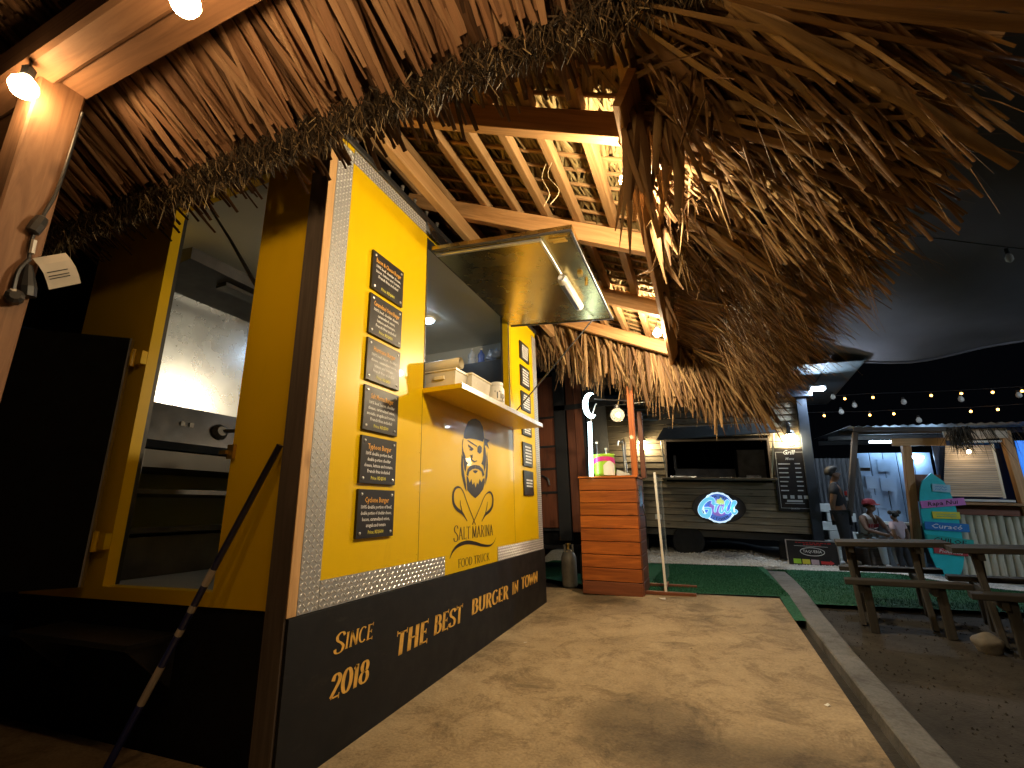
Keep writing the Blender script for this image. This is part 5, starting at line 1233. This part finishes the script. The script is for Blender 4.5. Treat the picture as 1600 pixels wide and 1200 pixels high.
    # board on the gravel
    a = thing('standing_board', 'black taqueria board with white frame leaning on the gravel', 'sign board', gl(1.03, -.35, .085), (R(-10), PHI, 0)); 
    MB().box((-.31, -.008, 0), (.31, .008, .335)).build('panel', 'board_black', a, **L)
    mb = MB(); mb.box((-.325, -.012, -.012), (-.312, .012, .347)); mb.box((.312, -.012, -.012), (.325, .012, .347)); mb.box((-.311, -.012, -.012), (.311, .012, 0)); mb.box((-.311, -.012, .336), (.311, .012, .347)); mb.build('frame', 'alu', a, **L)
    mb = MB(); 
    v, fcs = ribbon([(.15*math.cos(2*math.pi*i/30), .19+.055*math.sin(2*math.pi*i/30)) for i in range(31)], lambda t, dx, dy: .008); mb.add([(p, -.0095, q) for p, q in v], fcs)
    put_text(mb, 'TAQUERIA', (0, -.0095, .175), (1, 0, 0), (0, 0, 1), .055, .235); mb.box((-.22, -.0098, .262), (.20, -.0085, .266)); mb.build('emblem', 'ink_white', a, **L)
    mb = MB()
    for zz, w in ((.305, .40), (.282, .20)):
        x = -w/2
        while x < w/2: l = random.uniform(.02, .045); mb.box((x, -.0098, zz), (x+l, -.0085, zz+.012)); x += l+.010
    mb.prism([(.09, -.0095, .03), (.20, -.0095, .03), (.20, -.0095, .018), (.25, -.0095, .05), (.20, -.0095, .085), (.20, -.0095, .07), (.09, -.0095, .07)], (0, .001, 0)); mb.build('red_print', 'ink_red', a, **L)
    for x, mm in ((-.25, 'lime'), (-.14, 'sign_yellow'), (-.03, 'pink_shirt')): MB().box((x, -.0098, .02), (x+.095, -.0085, .085)).build('picture', mm, a, **L)
trailer_things()

# ---------------------------------------------------------------- open booth on the right
BO = thing('market_booth', 'timber booth with bamboo front and blind lit cool white', 'booth', (3, 8.6, -.17), (0, PHI, 0))
def booth():
    L = dict(local=True); dz = -.10
    def B(a, b, nm, m, ch=.004): return MB().box((a[0], a[1], a[2]+dz), (b[0], b[1], b[2]+dz), ch).build(nm, m, BO, **L)
    MB().beam((-.245, 0, .10+dz), (-.145, 0, 2.02+dz), .10, .10, (0, 1, 0), .005).build('post', 'pine', BO, **L)
    MB().beam((1.075, 0, .10+dz), (1.0, 0, 2.14+dz), .10, .10, (0, 1, 0), .005).build('post', 'pine', BO, **L)
    MB().beam((-.33, -.055, 1.99+dz), (.30, -.055, 1.99+dz), .04, .11).build('lintel', 'pine_light', BO, **L)
    MB().beam((.30, -.055, 2.08+dz), (1.0, -.055, 2.10+dz), .04, .14).build('lintel', 'blind_bamboo', BO, **L)
    mb = MB()
    for i in range(24):
        xa = -.95+2.6*i/24
        mb.prism([(xa, -.5, 2.19+dz), (xa+.055, -.5, 2.21+dz), (xa+.108, -.5, 2.19+dz), (xa+.108, 1.9, 2.30+dz), (xa+.055, 1.9, 2.32+dz), (xa, 1.9, 2.30+dz)], (0, 0, .008)) if False else mb.add([(xa, -.35, 2.19+dz), (xa+.054, -.35, 2.215+dz), (xa+.108, -.35, 2.19+dz), (xa, 1.9, 2.30+dz), (xa+.054, 1.9, 2.325+dz), (xa+.108, 1.9, 2.30+dz)], [(0, 1, 4, 3), (1, 2, 5, 4)])
    mb.build('roof', 'corrugated', BO, **L)
    for y in (.3, 1.0, 1.7): MB().beam((-.9, y, 2.20+dz), (1.5, y, 2.19+dz), .05, .07).build('roof_joist', 'dark_plank', BO, **L)
    MB().beam((-.85, -.3, 2.17+dz), (.4, -.3, 2.13+dz), .04, .06).build('roof_joist', 'dark_plank', BO, **L)
    MB().beam((-.82, -.25, 2.12+dz), (-1.05, -.25, .9+dz), .07, .07, (0, 1, 0)).build('brace', 'dark_plank', BO, **L)
    # window opening: navy frame behind, bamboo blind made of slats
    mb = MB()
    for a, b in (((.185, 1.15), (.94, 1.18)), ((.50, 1.975), (.94, 2.0))): mb.box((a[0], -.03, a[1]+dz), (b[0], .03, b[1]+dz))
    mb.build('window_frame', 'pale_panel', BO, **L)
    MB().box((.20, .10, 1.16+dz), (1.0, .12, 2.02+dz)).build('window_back', 'navy', BO, **L)
    MB().box((.5, .08, 1.90+dz), (.95, .099, 1.99+dz)).build('blue_pelmet', 'blue_bright', BO, **L)
    n = 24
    for i in range(n):
        z = 1.215+.73*i/n; xl = .215+.28*(i/n)*.5; 
        MB().box((xl-.02, .03, z+dz), (.845+.0*i, .040, z+.027+dz), .003).build('blind_slat', 'blind_bamboo', BO, **L)
    B((.845, .025, 1.20), (.875, .045, 1.96), 'blind_rail', 'cream_plastic')
    B((.19, -.12, 1.10), (1.6, .12, 1.135), 'counter', 'pine')
    B((.19, .0, .965), (1.6, .03, 1.095), 'apron', 'stained_red')
    # bamboo canes
    k = 0; x = .235
    while x < 1.6:
        r = random.uniform(.033, .040)
        zz = lin(.085+dz, .955+dz+random.uniform(-.01, .015), 8); rs = [r*(1.10 if j in (2, 5) else 1.0) for j in range(9)]
        MB().tube([(x+random.uniform(-.004, .004), -.03, q) for q in zz], rs, 10).build('bamboo_cane', 'bamboo', BO, smooth=True, **L); x += r*2+.006
    B((.19, -.07, .045), (1.6, .05, .083), 'base_rail', 'pale_panel')
    B((1.12, .05, 1.15), (1.6, .07, 2.0), 'blue_screen', 'screen_blue')
    # inside: lit rear wall of sheets, panels pinned to it, white counter
    for i, (x0, x1) in enumerate(((-.62, -.45), (-.44, -.27), (-.26, -.09), (-.08, .12), (.13, .35))):
        MB().box((x0, .62, .80+dz), (x1, .64, 1.90+dz), .004).build('wall_sheet', 'blue_panel', BO, **L)
    for x, z in ((-.55, 1.33), (-.36, 1.30), (-.50, 1.03), (-.36, 1.60)): MB().box((x, .605, z+dz), (x+.15, .618, z+.20+dz)).build('notice', 'blue_panel', BO, **L)
    B((-.55, .10, .79), (-.10, .60, .825), 'side_counter', 'white_plastic', .003); B((-.52, .12, .09), (-.12, .55, .785), 'side_cabinet', 'awning_slate', .003)
    B((-.22, .05, .15), (-.13, .11, .42), 'blue_box', 'pale_blue', .003)
    B((-.14, .02, 1.135), (.20, .04, 1.52), 'side_board', 'stained_red', .003)
    MB().box((.02, .50, 1.80+dz), (.22, .55, 1.84+dz), .005).build('tube_lamp', 'booth_cool', BO, **L)
    MB().box((-.45, .45, 2.05+dz), (-.15, .50, 2.08+dz), .004).build('tube_lamp', 'booth_cool', BO, **L)
booth()
def bw(x, y, z): return WM[BO.name] @ Vector((x, y, z-.10))
def booth_things():
    L = dict(local=True)
    lamp = thing('light_bulb', 'warm bulb shining below the hanging frond at the booth', 'light bulb', bw(.50, -.16, 1.83))
    MB().ball((0, 0, 0), .025, 8, 6).build('glass', 'booth_lamp', lamp, **L); MB().lathe([(.014, .02), (.014, .07)], (0, 0, 0), 8).build('socket', 'black_plastic', lamp, **L)
    # hanging dead frond
    f = thing('hanging_frond', 'dark dead palm frond hanging from the booth roof', 'palm frond', bw(.38, -.30, 2.15))
    n = 260
    P = np.column_stack([rng.normal(bw(.36, 0, 2.15).x, .07, n), rng.normal(8.28, .04, n), bw(.36, 0, 2.12).z+rng.uniform(-.03, .05, n)])
    D = np.column_stack([rng.normal(.02, .28, n), rng.normal(0, .2, n), -np.ones(n)])
    strips('leaflets', 'thatch_dark', f, P, D, rng.normal(0, 1, (n, 3)), rng.uniform(.15, .40, n), rng.uniform(.006, .016, n), 0, 3, .2, .85)
    n = 34
    P = np.column_stack([bw(0, 0, 0).x+rng.uniform(.7, 1.25, n), rng.normal(8.28, .04, n), np.full(n, bw(.9, 0, 2.14).z)])
    strips('leaflets', 'thatch_dark', f, P, np.column_stack([rng.normal(.15, .2, n), np.zeros(n), -np.ones(n)]), rng.normal(0, 1, (n, 3)), rng.uniform(.15, .5, n), rng.uniform(.006, .014, n), 0, 3, .2, .85)
    # surfboard with place boards
    s = thing('surfboard_sign', 'upright teal surfboard carrying painted place name boards', 'surfboard sign', bw(.03, -.16, .15), (0, PHI, 0))
    prof = [(0, 0), (.04, .0)]
    h = 1.38; pts = []
    for i in range(13):
        t = i/12; pts.append((.205*(1-abs(2*(t*.92+.06)-1.0)**2.6)**.62 if t < 1 else 0.0, t*h))
    outline = [(w, z) for w, z in pts]+[(-w, z) for w, z in reversed(pts) if w > 0]
    MB().prism([(a, -.012, b) for a, b in outline], (0, .028, 0)).build('board', 'surf_teal', s, **L)
    def plank(xc, zc, w, hh, tilt, m, txt, ink, shear=.2, tw=.7):
        q = thing  # boards are parts of the surfboard
        c, sn = math.cos(R(tilt)), math.sin(R(tilt)); xd = Vector((c, 0, sn)); zd = Vector((-sn, 0, c)); o = Vector((xc, -.030, zc))
        p = [o-xd*w/2-zd*hh/2, o+xd*w/2-zd*hh/2, o+xd*w/2+zd*hh/2, o-xd*w/2+zd*hh/2]
        b = MB().prism(p, (0, .014, 0)).build('name_board', m, s, label='%s name board' % m.split('_')[1], **L)
        mb = MB()
        if txt: put_text(mb, txt, o-zd*hh*.24+Vector((0, -.002, 0)), xd, zd, hh*.78, w*tw, shear=shear)
        else:
            for r_ in (0, 1):
                x = -.36*w; k = 0; pp = []
                while x < .36*w: pp.append(tuple((x, (.12-.3*r_)*hh+random.uniform(-.11, .11)*hh))); x += .012
                v, ff = ribbon(pp, lambda t, dx, dy: .006); mb.add([o+xd*a+zd*b_+Vector((0, -.002-r_*.0003, 0)) for a, b_ in v], ff)
        oo = mb.build('lettering', ink, s, **L); oo.parent = b
    plank(.075, 1.03+.14, .20, .105, -4, 'sign_pale', '', 'sign_blue'); plank(.055, .965, .50, .10, 7, 'sign_pink', 'Rapa Nui', 'ink_black')
    plank(.07, .80, .30, .095, 0, 'sign_yellow', '', 'sign_green'); plank(.05, .645, .48, .11, -2, 'sign_blue', 'Curacó', 'ink_white')
    plank(.055, .455, .50, .11, -6, 'sign_green', 'CHILOE', 'ink_black', .1); plank(.04, .315, .36, .075, -3, 'sign_red', 'Pichilemu', 'ink_white')
    # corrugated fence beside the booth
    fe = thing('corrugated_fence', 'dark corrugated metal fence behind the seated man', 'fence', bw(-.9, .45, .1), (0, PHI, 0))
    n = 10
    for i in range(n):
        xa = -.36+.062*i; top = 1.70
        mb = MB(); 
        mb.add([(xa, 0, 0), (xa+.02, -.028, 0), (xa+.041, -.028, 0), (xa+.061, 0, 0), (xa, 0, top), (xa+.02, -.028, top), (xa+.041, -.028, top), (xa+.061, 0, top)], [(0, 1, 5, 4), (1, 2, 6, 5), (2, 3, 7, 6)]).build('sheet_rib', 'fence_dark', fe, **L)
    MB().box((-.46, .02, .1), (.40, .05, .15)).build('rail', 'dark_plank', fe, **L); MB().box((-.46, .02, 1.5), (.40, .05, 1.55)).build('rail', 'dark_plank', fe, **L)
    pa = thing('block_wall', 'pale block wall between the trailer post and fence', 'wall', bw(-1.02, .30, .1), (0, PHI, 0))
    for r_ in range(7):
        for c_ in range(2):
            MB().box((-.19+c_*.19+(.0 if r_ % 2 else -.08), 0, r_*.14+.003), (-.19+c_*.19+.186+(.0 if r_ % 2 else -.08), .10, r_*.14+.134), .004).build('block', 'pale_panel', pa, **L)
booth_things()

# ---------------------------------------------------------------- people
def skin_mesh(name, verts, edges, radii, m, parent, sub=2):
    me = bpy.data.meshes.new(name); me.from_pydata(verts, edges, []); o = bpy.data.objects.new(name, me); COL.objects.link(o); o.parent = parent
    md = o.modifiers.new('Skin', 'SKIN'); sk = me.skin_vertices[0] if me.skin_vertices else None
    if not me.skin_vertices:
        bm = bmesh.new(); bm.from_mesh(me); bm.verts.layers.skin.verify(); bm.to_mesh(me); bm.free()
    for i, r in enumerate(radii): me.skin_vertices[0].data[i].radius = (r, r) if not isinstance(r, tuple) else r
    for i in range(len(verts)): me.skin_vertices[0].data[i].use_root = (i == 0)
    md.use_smooth_shade = True
    s = o.modifiers.new('Subsurf', 'SUBSURF'); s.levels = sub; s.render_levels = sub
    me.materials.append(M[m]); WM[o.name] = WM[parent.name]; return o
def person(label, loc, rz, H, J, shirt, trousers, sleeves, hairkind, group=None, prints=()):
    """J: joints in body units (1 = standing height), x forward, y left, z up"""
    t = thing('person', label, 'person', loc, (0, 0, rz), group)
    P = {k: Vector(v)*H for k, v in J.items()}
    order, idx, rad = [], {}, []
    def v(k, p, r): idx[k] = len(order); order.append(tuple(p)); rad.append(r*H)
    v('pel', P['pel'], .072); v('waist', P['pel'].lerp(P['chest'], .5), .068); v('chest', P['chest'], .078); v('neck0', P['neck']-Vector((0, 0, .01*H)), .034)
    v('neck', P['neck'].lerp(P['head'], .35), .030); v('jaw', P['head']+Vector((.018, 0, -.035))*H, .040); v('head', P['head']+Vector((-.004, 0, .018))*H, .056)
    v('nose', P['head']+Vector((.066, 0, -.004))*H, .009)
    E = [('pel', 'waist'), ('waist', 'chest'), ('chest', 'neck0'), ('neck0', 'neck'), ('neck', 'jaw'), ('jaw', 'head'), ('head', 'nose')]
    for s in 'LR':
        sy = 1 if s == 'L' else -1
        v('sh'+s, P['sh'+s], .040); v('el'+s, P['el'+s], .027); v('wr'+s, P['wr'+s], .019)
        d = (P['wr'+s]-P['el'+s]).normalized(); v('ha'+s, P['wr'+s]+d*.035*H, .020)
        E += [('chest', 'sh'+s), ('sh'+s, 'el'+s), ('el'+s, 'wr'+s), ('wr'+s, 'ha'+s)]
        side = d.cross(Vector((0, sy, 0))).normalized() if abs(d.y) < .9 else Vector((1, 0, 0))
        for f in range(4):
            b = P['wr'+s]+d*(.07-.004*abs(f-1))*H+side*(f-1.5)*.011*H; v('f%d%s' % (f, s), b, .0055); E.append(('ha'+s, 'f%d%s' % (f, s)))
        v('th'+s, P['wr'+s]+d*.035*H+side*.03*H, .006); E.append(('ha'+s, 'th'+s))
        v('hp'+s, P['hp'+s], .056); v('kn'+s, P['kn'+s], .038); v('an'+s, P['an'+s], .024); v('to'+s, P['to'+s], .022)
        E += [('pel', 'hp'+s), ('hp'+s, 'kn'+s), ('kn'+s, 'an'+s), ('an'+s, 'to'+s)]
        v('ear'+s, P['head']+Vector((-.006, sy*.058, .0))*H, .010); E.append(('head', 'ear'+s))
    skin_mesh('body', order, [(idx[a], idx[b]) for a, b in E], rad, 'skin', t)
    def garment(name, keys, edges, grow, m):
        k2 = {k: i for i, k in enumerate(keys)}
        skin_mesh(name, [order[idx[k]] if not isinstance(k, tuple) else tuple(Vector(order[idx[k[0]]]).lerp(Vector(order[idx[k[1]]]), k[2])) for k in keys], [(k2[a], k2[b]) for a, b in edges],
                  [(rad[idx[k]] if not isinstance(k, tuple) else (rad[idx[k[0]]]*(1-k[2])+rad[idx[k[1]]]*k[2]))*grow+.006*H for k in keys], m, t)
    ks = ['pel', 'waist', 'chest', 'shL', 'shR', 'neck0']; es = [('pel', 'waist'), ('waist', 'chest'), ('chest', 'shL'), ('chest', 'shR'), ('chest', 'neck0')]
    if sleeves:
        for s in 'LR': k = ('sh'+s, 'el'+s, sleeves); ks.append(k); es.append(('sh'+s, k))
    garment('shirt', ks, es, 1.12, shirt)
    if prints:
        c0 = P['chest']; up = (P['neck']-P['pel']).normalized(); fw = Vector((0, 1, 0)).cross(up)
        for (w, hh, dz, m2) in prints:
            o = c0+fw*.092*H+up*dz*H; mb = MB(); n = 6
            for k in range(n):
                yy = (-w/2+w*k/n)*H; bend = -abs(-w/2+w*(k+.5)/n)*.35*H
                q = [o+fw*bend+Vector((0, yy, 0)), o+fw*bend+Vector((0, yy+w/n*.72*H, 0))]
                mb.prism([q[0]-up*hh*H/2, q[1]-up*hh*H/2, q[1]+up*hh*H/2*random.uniform(.5, 1), q[0]+up*hh*H/2*random.uniform(.5, 1)], fw*.006*H)
            mb.build('shirt_print', m2, t, local=True)
    ks = ['pel', 'hpL', 'hpR', 'knL', 'knR', 'anL', 'anR']; es = [('pel', 'hpL'), ('pel', 'hpR'), ('hpL', 'knL'), ('hpR', 'knR'), ('knL', 'anL'), ('knR', 'anR')]
    garment('trousers', ks, es, 1.16, trousers)
    for s in 'LR': skin_mesh('shoe', [order[idx['an'+s]], tuple(Vector(order[idx['an'+s]]).lerp(Vector(order[idx['to'+s]]), .5)), order[idx['to'+s]]], [(0, 1), (1, 2)], [.027*H, .027*H, .024*H], 'shoe', t)
    h = P['head']+Vector((-.008, 0, .022))*H; mb = MB()
    mb.ball(h, .070*H, 14, 10, (1.08, .98, 1.08)); 
    for i, q in enumerate(mb.v):   # keep the face free: pull the front lower part inside the skull
        q = Vector(q)
        if q.x > h.x+.012*H and q.z < h.z+.030*H: q = h+(q-h)*.45
        if q.z < h.z-.030*H: q = h+(q-h)*.6
        mb.v[i] = tuple(q)
    mb.build('hair', 'hair', t, local=True, smooth=True)
    if hairkind == 'cap':
        mb = MB(); mb.lathe([(.076*H, .018*H), (.077*H, .035*H), (.066*H, .066*H), (.035*H, .088*H), (.004*H, .092*H)], h-Vector((0, 0, .008*H)), 14); 
        mb.prism([h+Vector((.05*H, -.06*H, .012*H)), h+Vector((.105*H, -.055*H, .0)), h+Vector((.125*H, 0, -.003*H)), h+Vector((.105*H, .055*H, 0)), h+Vector((.05*H, .06*H, .012*H))], (0, 0, .007*H)); mb.build('cap', 'red_cap', t, local=True, smooth=False)
    if hairkind == 'tails':
        for s in (1, -1): MB().ball(h+Vector((-.01*H, s*.085*H, .045*H)), .038*H, 10, 8).build('pigtail', 'hair', t, local=True, smooth=True)
    mb = MB()
    for s in (1, -1): mb.ball(P['head']+Vector((.050, s*.021, .012))*H, .007*H, 6, 5)
    mb.build('eyes', 'ink_black', t, local=True)
    return t
STAND = dict(pel=(0, 0, .53), chest=(.0, 0, .74), neck=(.0, 0, .845), head=(.012, 0, .925), shL=(0, .105, .80), shR=(0, -.105, .80), elL=(-.05, .135, .63), elR=(-.05, -.135, .63), wrL=(-.06, .07, .50), wrR=(-.06, -.07, .51),
             hpL=(0, .048, .50), hpR=(0, -.048, .50), knL=(.03, .055, .275), knR=(.0, -.055, .275), anL=(.02, .055, .042), anR=(-.03, -.055, .042), toL=(.10, .065, .022), toR=(.05, -.065, .022))
SIT = dict(pel=(-.02, 0, .32), chest=(.05, 0, .54), neck=(.085, 0, .645), head=(.115, 0, .722), shL=(.06, .105, .60), shR=(.06, -.105, .60), elL=(.14, .14, .45), elR=(.14, -.14, .45), wrL=(.27, .06, .40), wrR=(.27, -.05, .40),
           hpL=(.01, .055, .31), hpR=(.01, -.055, .31), knL=(.25, .09, .30), knR=(.25, -.09, .30), anL=(.24, .09, .042), anR=(.26, -.09, .042), toL=(.32, .10, .022), toR=(.34, -.10, .022))
mx, my = 1.88, 8.30
person('man in dark printed T-shirt standing by the trailer corner post, hands behind', (mx, my, G(mx, my)), R(-12), 1.40, STAND, 'navy_shirt', 'dark_trousers', .55, 'short', None, ((.13, .05, -.01, 'ink_red'), (.12, .035, -.07, 'ink_pale')))
sx, sy = 2.20, 8.42
person('seated man in red cap and white sleeveless jersey', (sx, sy, G(sx, sy)), R(-62), 1.14, SIT, 'white_shirt', 'pale_jeans', 0, 'cap', None, ((.14, .05, -.02, 'red_cap'), (.13, .018, -.065, 'ink_black')))
cx, cy = 2.47, 8.12
person('small child in pale pink top with two pigtails', (cx, cy, G(cx, cy)), R(120), .80, STAND, 'pink_shirt', 'dark_trousers', .6, 'tails')
t = thing('crate', 'dark crate the seated man sits on', 'crate', (sx, sy, G(sx, sy)))
zc_ = G(sx, sy); q = R(-62)
MB().box((-.20, -.15, 0), (.10, .15, .26), .01).build('body', 'dark_plank', t, local=True)
for z in (.04, .11, .18): MB().box((.101, -.14, z), (.108, .14, z+.05)).build('slat', 'dark_plank', t, local=True)
t.rotation_euler.z = q

# ---------------------------------------------------------------- picnic tables, rock, litter
def picnic(x0, x1, y0, y1, g, label, tilt=0.0):
    """long axis from (x0,y0) to (x1,y1)"""
    a = Vector((x0, y0, g)); b = Vector((x1, y1, g)); d = (b-a).normalized(); n = Vector((-d.y, d.x, 0)); up = Vector((0, 0, 1))
    t = thing('picnic_table', label, 'picnic table', (a+b)/2, group='picnic tables on the dirt'); Lg = (b-a).length
    for k in range(3):
        o = n*((k-1)*.125)+up*.545; MB().beam(a+o, b+o, .118, .034, up, .004).build('top_plank', 'grey_table', t)
    for s in (-1, 1):
        o = n*(s*.40)+up*.315; MB().beam(a+o, b+o, .13, .034, up, .004).build('seat_plank', 'grey_table', t)
    for f in (.13, .72):
        c = a+d*(Lg*f)
        for s in (-1, 1):
            MB().beam(c+n*(s*.24)+up*.0+d*(.018*s), c+n*(s*.06)+up*.525+d*(.018*s), .032, .07, n, .003).build('leg', 'grey_table', t)
            MB().beam(c+n*(s*.41)+up*0+d*.03, c+n*(s*.41)+up*.295+d*.03, .05, .05, n, .003).build('seat_leg', 'grey_table', t)
        MB().beam(c-n*.45+up*.275, c+n*.45+up*.275, .03, .055, up, .003).build('cross_bar', 'grey_table', t)
        MB().beam(c-n*.17+up*.508, c+n*.17+up*.508, .03, .045, up, .003).build('top_batten', 'grey_table', t)
picnic(.95, 1.60, 4.52, 4.40, G(1, 4.2)-.055, 'weathered picnic table nearer the trailers, left of the two')
picnic(1.50, 2.5, 4.12, 3.88, G(1.6, 3.9)-.055, 'weathered picnic table at the right edge of the photo')
def stone():
    bm = bmesh.new(); bmesh.ops.create_icosphere(bm, subdivisions=3, radius=.075)
    for v in bm.verts:
        v.co *= 1+.16*math.sin(v.co.x*40+1)*math.cos(v.co.y*33)+.08*math.sin(v.co.z*70); v.co.z *= .8
    me = bpy.data.meshes.new('rock'); bm.to_mesh(me); bm.free(); me.materials.append(M['rock']); me.polygons.foreach_set('use_smooth', [True]*len(me.polygons))
    o = bpy.data.objects.new('rock', me); COL.objects.link(o); o.location = (1.455, 3.80, G(1.4, 3.8)-.01); tag(o, 'pale rounded rock under the right picnic table', 'rock')
stone()
def litter(x, y, s, lab, m='white_plastic'):
    mb = MB(); a = random.random()*6; z = G(x, y)+.002
    vs = []
    for i in range(7): r = s*random.uniform(.5, 1.2); vs.append((x+r*math.cos(a+i*.9), y+r*math.sin(a+i*.9), z+random.uniform(0, s*.5)))
    vs.append((x, y, z+s*.4)); mb.add(vs, [(i, (i+1) % 7, 7) for i in range(7)])
    tag(mb.build('litter', m), lab, 'litter', 'litter on the concrete')
litter(-1.17, 3.10, .018, 'crumpled white paper scrap on the concrete near the truck skirt'); litter(-.42, 4.55, .03, 'pale wrapper at the foot of the acrylic stand', 'paper')
litter(.40, 2.62, .014, 'tiny white scrap near the right edge of the concrete'); litter(-.95, 2.05, .010, 'dark leaf bit on the concrete by the skirt', 'thatch_backing'); litter(-.16, 3.25, .010, 'dark leaf bit in the middle of the concrete', 'thatch_backing')

# ---------------------------------------------------------------- shade cloth, string lights
def cloth():
    A = Vector((.7, 8.6, 3.45)); B = Vector((5.6, 7.2, 3.0)); Cc = Vector((6.5, .5, 4.6)); Dd = Vector((.5, .6, 4.5))
    nx, ny = 28, 28; vs = []
    for j in range(ny+1):
        v = j/ny
        for i in range(nx+1):
            u = i/nx; p = (A.lerp(B, u)).lerp(Dd.lerp(Cc, u), v)
            sag = .42*math.sin(math.pi*u)*(1-v*.6)+.30*math.sin(math.pi*v)*math.sin(math.pi*u)
            p.z -= sag; p.z += .022*math.sin(u*23+v*9)*(1-v)**1.5+.03*math.sin(v*27+u*11)
            p.y += -.35*math.sin(math.pi*u)*(1-v)*.4
            vs.append(p)
    mb = MB(); mb.add(vs, [(j*(nx+1)+i, j*(nx+1)+i+1, (j+1)*(nx+1)+i+1, (j+1)*(nx+1)+i) for j in range(ny) for i in range(nx)])
    t = thing('shade_cloth', 'large grey shade cloth sagging over the yard', 'shade cloth', (3, 5, 4)); mb.build('cloth', 'mesh_cloth', t, smooth=True)
    e = MB(); e.tube([vs[i]-Vector((0, 0, .012)) for i in range(nx+1)], .016, 6); e.build('hem', 'mesh_cloth', t, smooth=True)
cloth()
LIT = [(2.575, 2.643), (2.983, 2.62), (3.778, 2.562), (4.169, 2.549), (4.559, 2.525), (4.912, 2.503), (2.24, 2.389), (2.909, 2.334), (3.249, 2.322), (4.266, 2.261), (4.605, 2.257)]
UNL = [(2.356, 2.656), (2.639, 2.475), (2.431, 2.381), (3.321, 2.458), (3.456, 2.137), (4.758, 2.407), (4.058, 2.422)]
for i, (x, z) in enumerate(LIT):
    y = 9.5+(.0 if i < 6 else .1)
    t = thing('string_bulb', 'lit amber string bulb, %s from the left in the %s row' % (('first', 'second', 'third', 'fourth', 'fifth', 'sixth')[i if i < 6 else i-6], 'upper' if i < 6 else 'lower'), 'string light', (x, y, z), group='lit string bulbs, %s row' % ('upper' if i < 6 else 'lower'))
    MB().ball((x, y, z), .019, 10, 8).build('glass', 'string_bulb', t, smooth=True); MB().lathe([(.016, .02), (.016, .06)], (x, y, z), 8).build('socket', 'black_plastic', t)
for i, (x, z) in enumerate(UNL):
    t = thing('string_bulb', 'unlit white string bulb, %s from the left among the lit ones' % ('first', 'third', 'second', 'fourth', 'fifth', 'seventh', 'sixth')[i], 'string light', (x, 9.3, z), group='unlit string bulbs')
    MB().lathe([(.012, -.04), (.036, -.02), (.036, .015), (.018, .05)], (x, 9.3, z), 10).build('glass', 'white_plastic', t, smooth=True); MB().lathe([(.018, .05), (.018, .08)], (x, 9.3, z), 8).build('socket', 'black_plastic', t)
def cable(pts, lab):
    tag(MB().tube(spline(pts, 4), .006, 5).build('light_cable', 'black_plastic'), lab, 'cable')
cable([(1.9, 9.5, 2.72), (2.575, 9.5, 2.71), (2.983, 9.5, 2.69), (3.778, 9.5, 2.63), (4.559, 9.5, 2.59), (5.6, 9.5, 2.56)], 'dark cable carrying the upper row of string bulbs')
cable([(1.9, 9.6, 2.48), (2.24, 9.6, 2.455), (2.909, 9.6, 2.40), (3.249, 9.6, 2.39), (4.266, 9.6, 2.33), (5.6, 9.6, 2.30)], 'dark cable carrying the lower row of string bulbs')
cable([(1.2, 5, 3.80), (2.116, 5, 3.642), (2.991, 5, 3.348), (3.8, 5, 3.05)], 'thin dark cable under the shade cloth, upper of two')
cable([(1.2, 5, 3.62), (2.013, 5, 3.384), (2.899, 5, 2.99), (3.8, 5, 2.65)], 'thin dark cable under the shade cloth, lower of two')
t = thing('string_bulb', 'unlit clear bulb hanging under the shade cloth', 'string light', (2.79, 5, 2.93)); MB().lathe([(.008, -.045), (.028, -.025), (.028, .01), (.014, .04)], (2.79, 5, 2.93), 10).build('glass', 'bulb_glass', t, smooth=True); MB().lathe([(.016, .04), (.016, .09)], (2.79, 5, 2.93), 8).build('socket', 'black_plastic', t)
for x, z, y, pos in ((.10, 2.66, 8.2, 'leftmost, behind the thatch tips'), (.60, 2.62, 8.2, 'second from the left'), (.98, 2.67, 8.2, 'right and lower'), (.97, 2.84, 8.2, 'right and upper')):
    t = thing('string_bulb', 'small unlit bulb at the trailer fascia, '+pos, 'string light', (x+.35, y, z-.08), group='unlit bulbs along the trailer fascia'); p = (x+.35, y, z-.08)
    MB().lathe([(.010, -.035), (.030, -.018), (.030, .012), (.016, .04)], p, 10).build('glass', 'white_plastic', t, smooth=True); MB().lathe([(.016, .04), (.016, .07)], p, 8).build('socket', 'black_plastic', t)

def booth_fill_light():  # unseen floodlight and pole, added to brighten booth, surfboard and shade cloth
    t = thing('added_floodlight', 'added cool floodlight on an unseen pole, brightening the booth', 'floodlight', (6.4, 4.2, G(6, 4)-.06))
    z = G(6, 4)-.06
    MB().tube([(6.4, 4.2, z), (6.4, 4.2, z+2.75)], [.045, .035], 10).build('pole', 'dark_steel', t)
    MB().box((6.28, 4.24, z+2.70), (6.52, 4.30, z+2.86), .006).build('housing', 'dark_steel', t)
    MB().prism([(6.29, 4.302, z+2.71), (6.51, 4.302, z+2.71), (6.51, 4.302, z+2.85), (6.29, 4.302, z+2.85)], (0, .003, 0)).build('lens', 'added_flood_glow', t)
booth_fill_light()
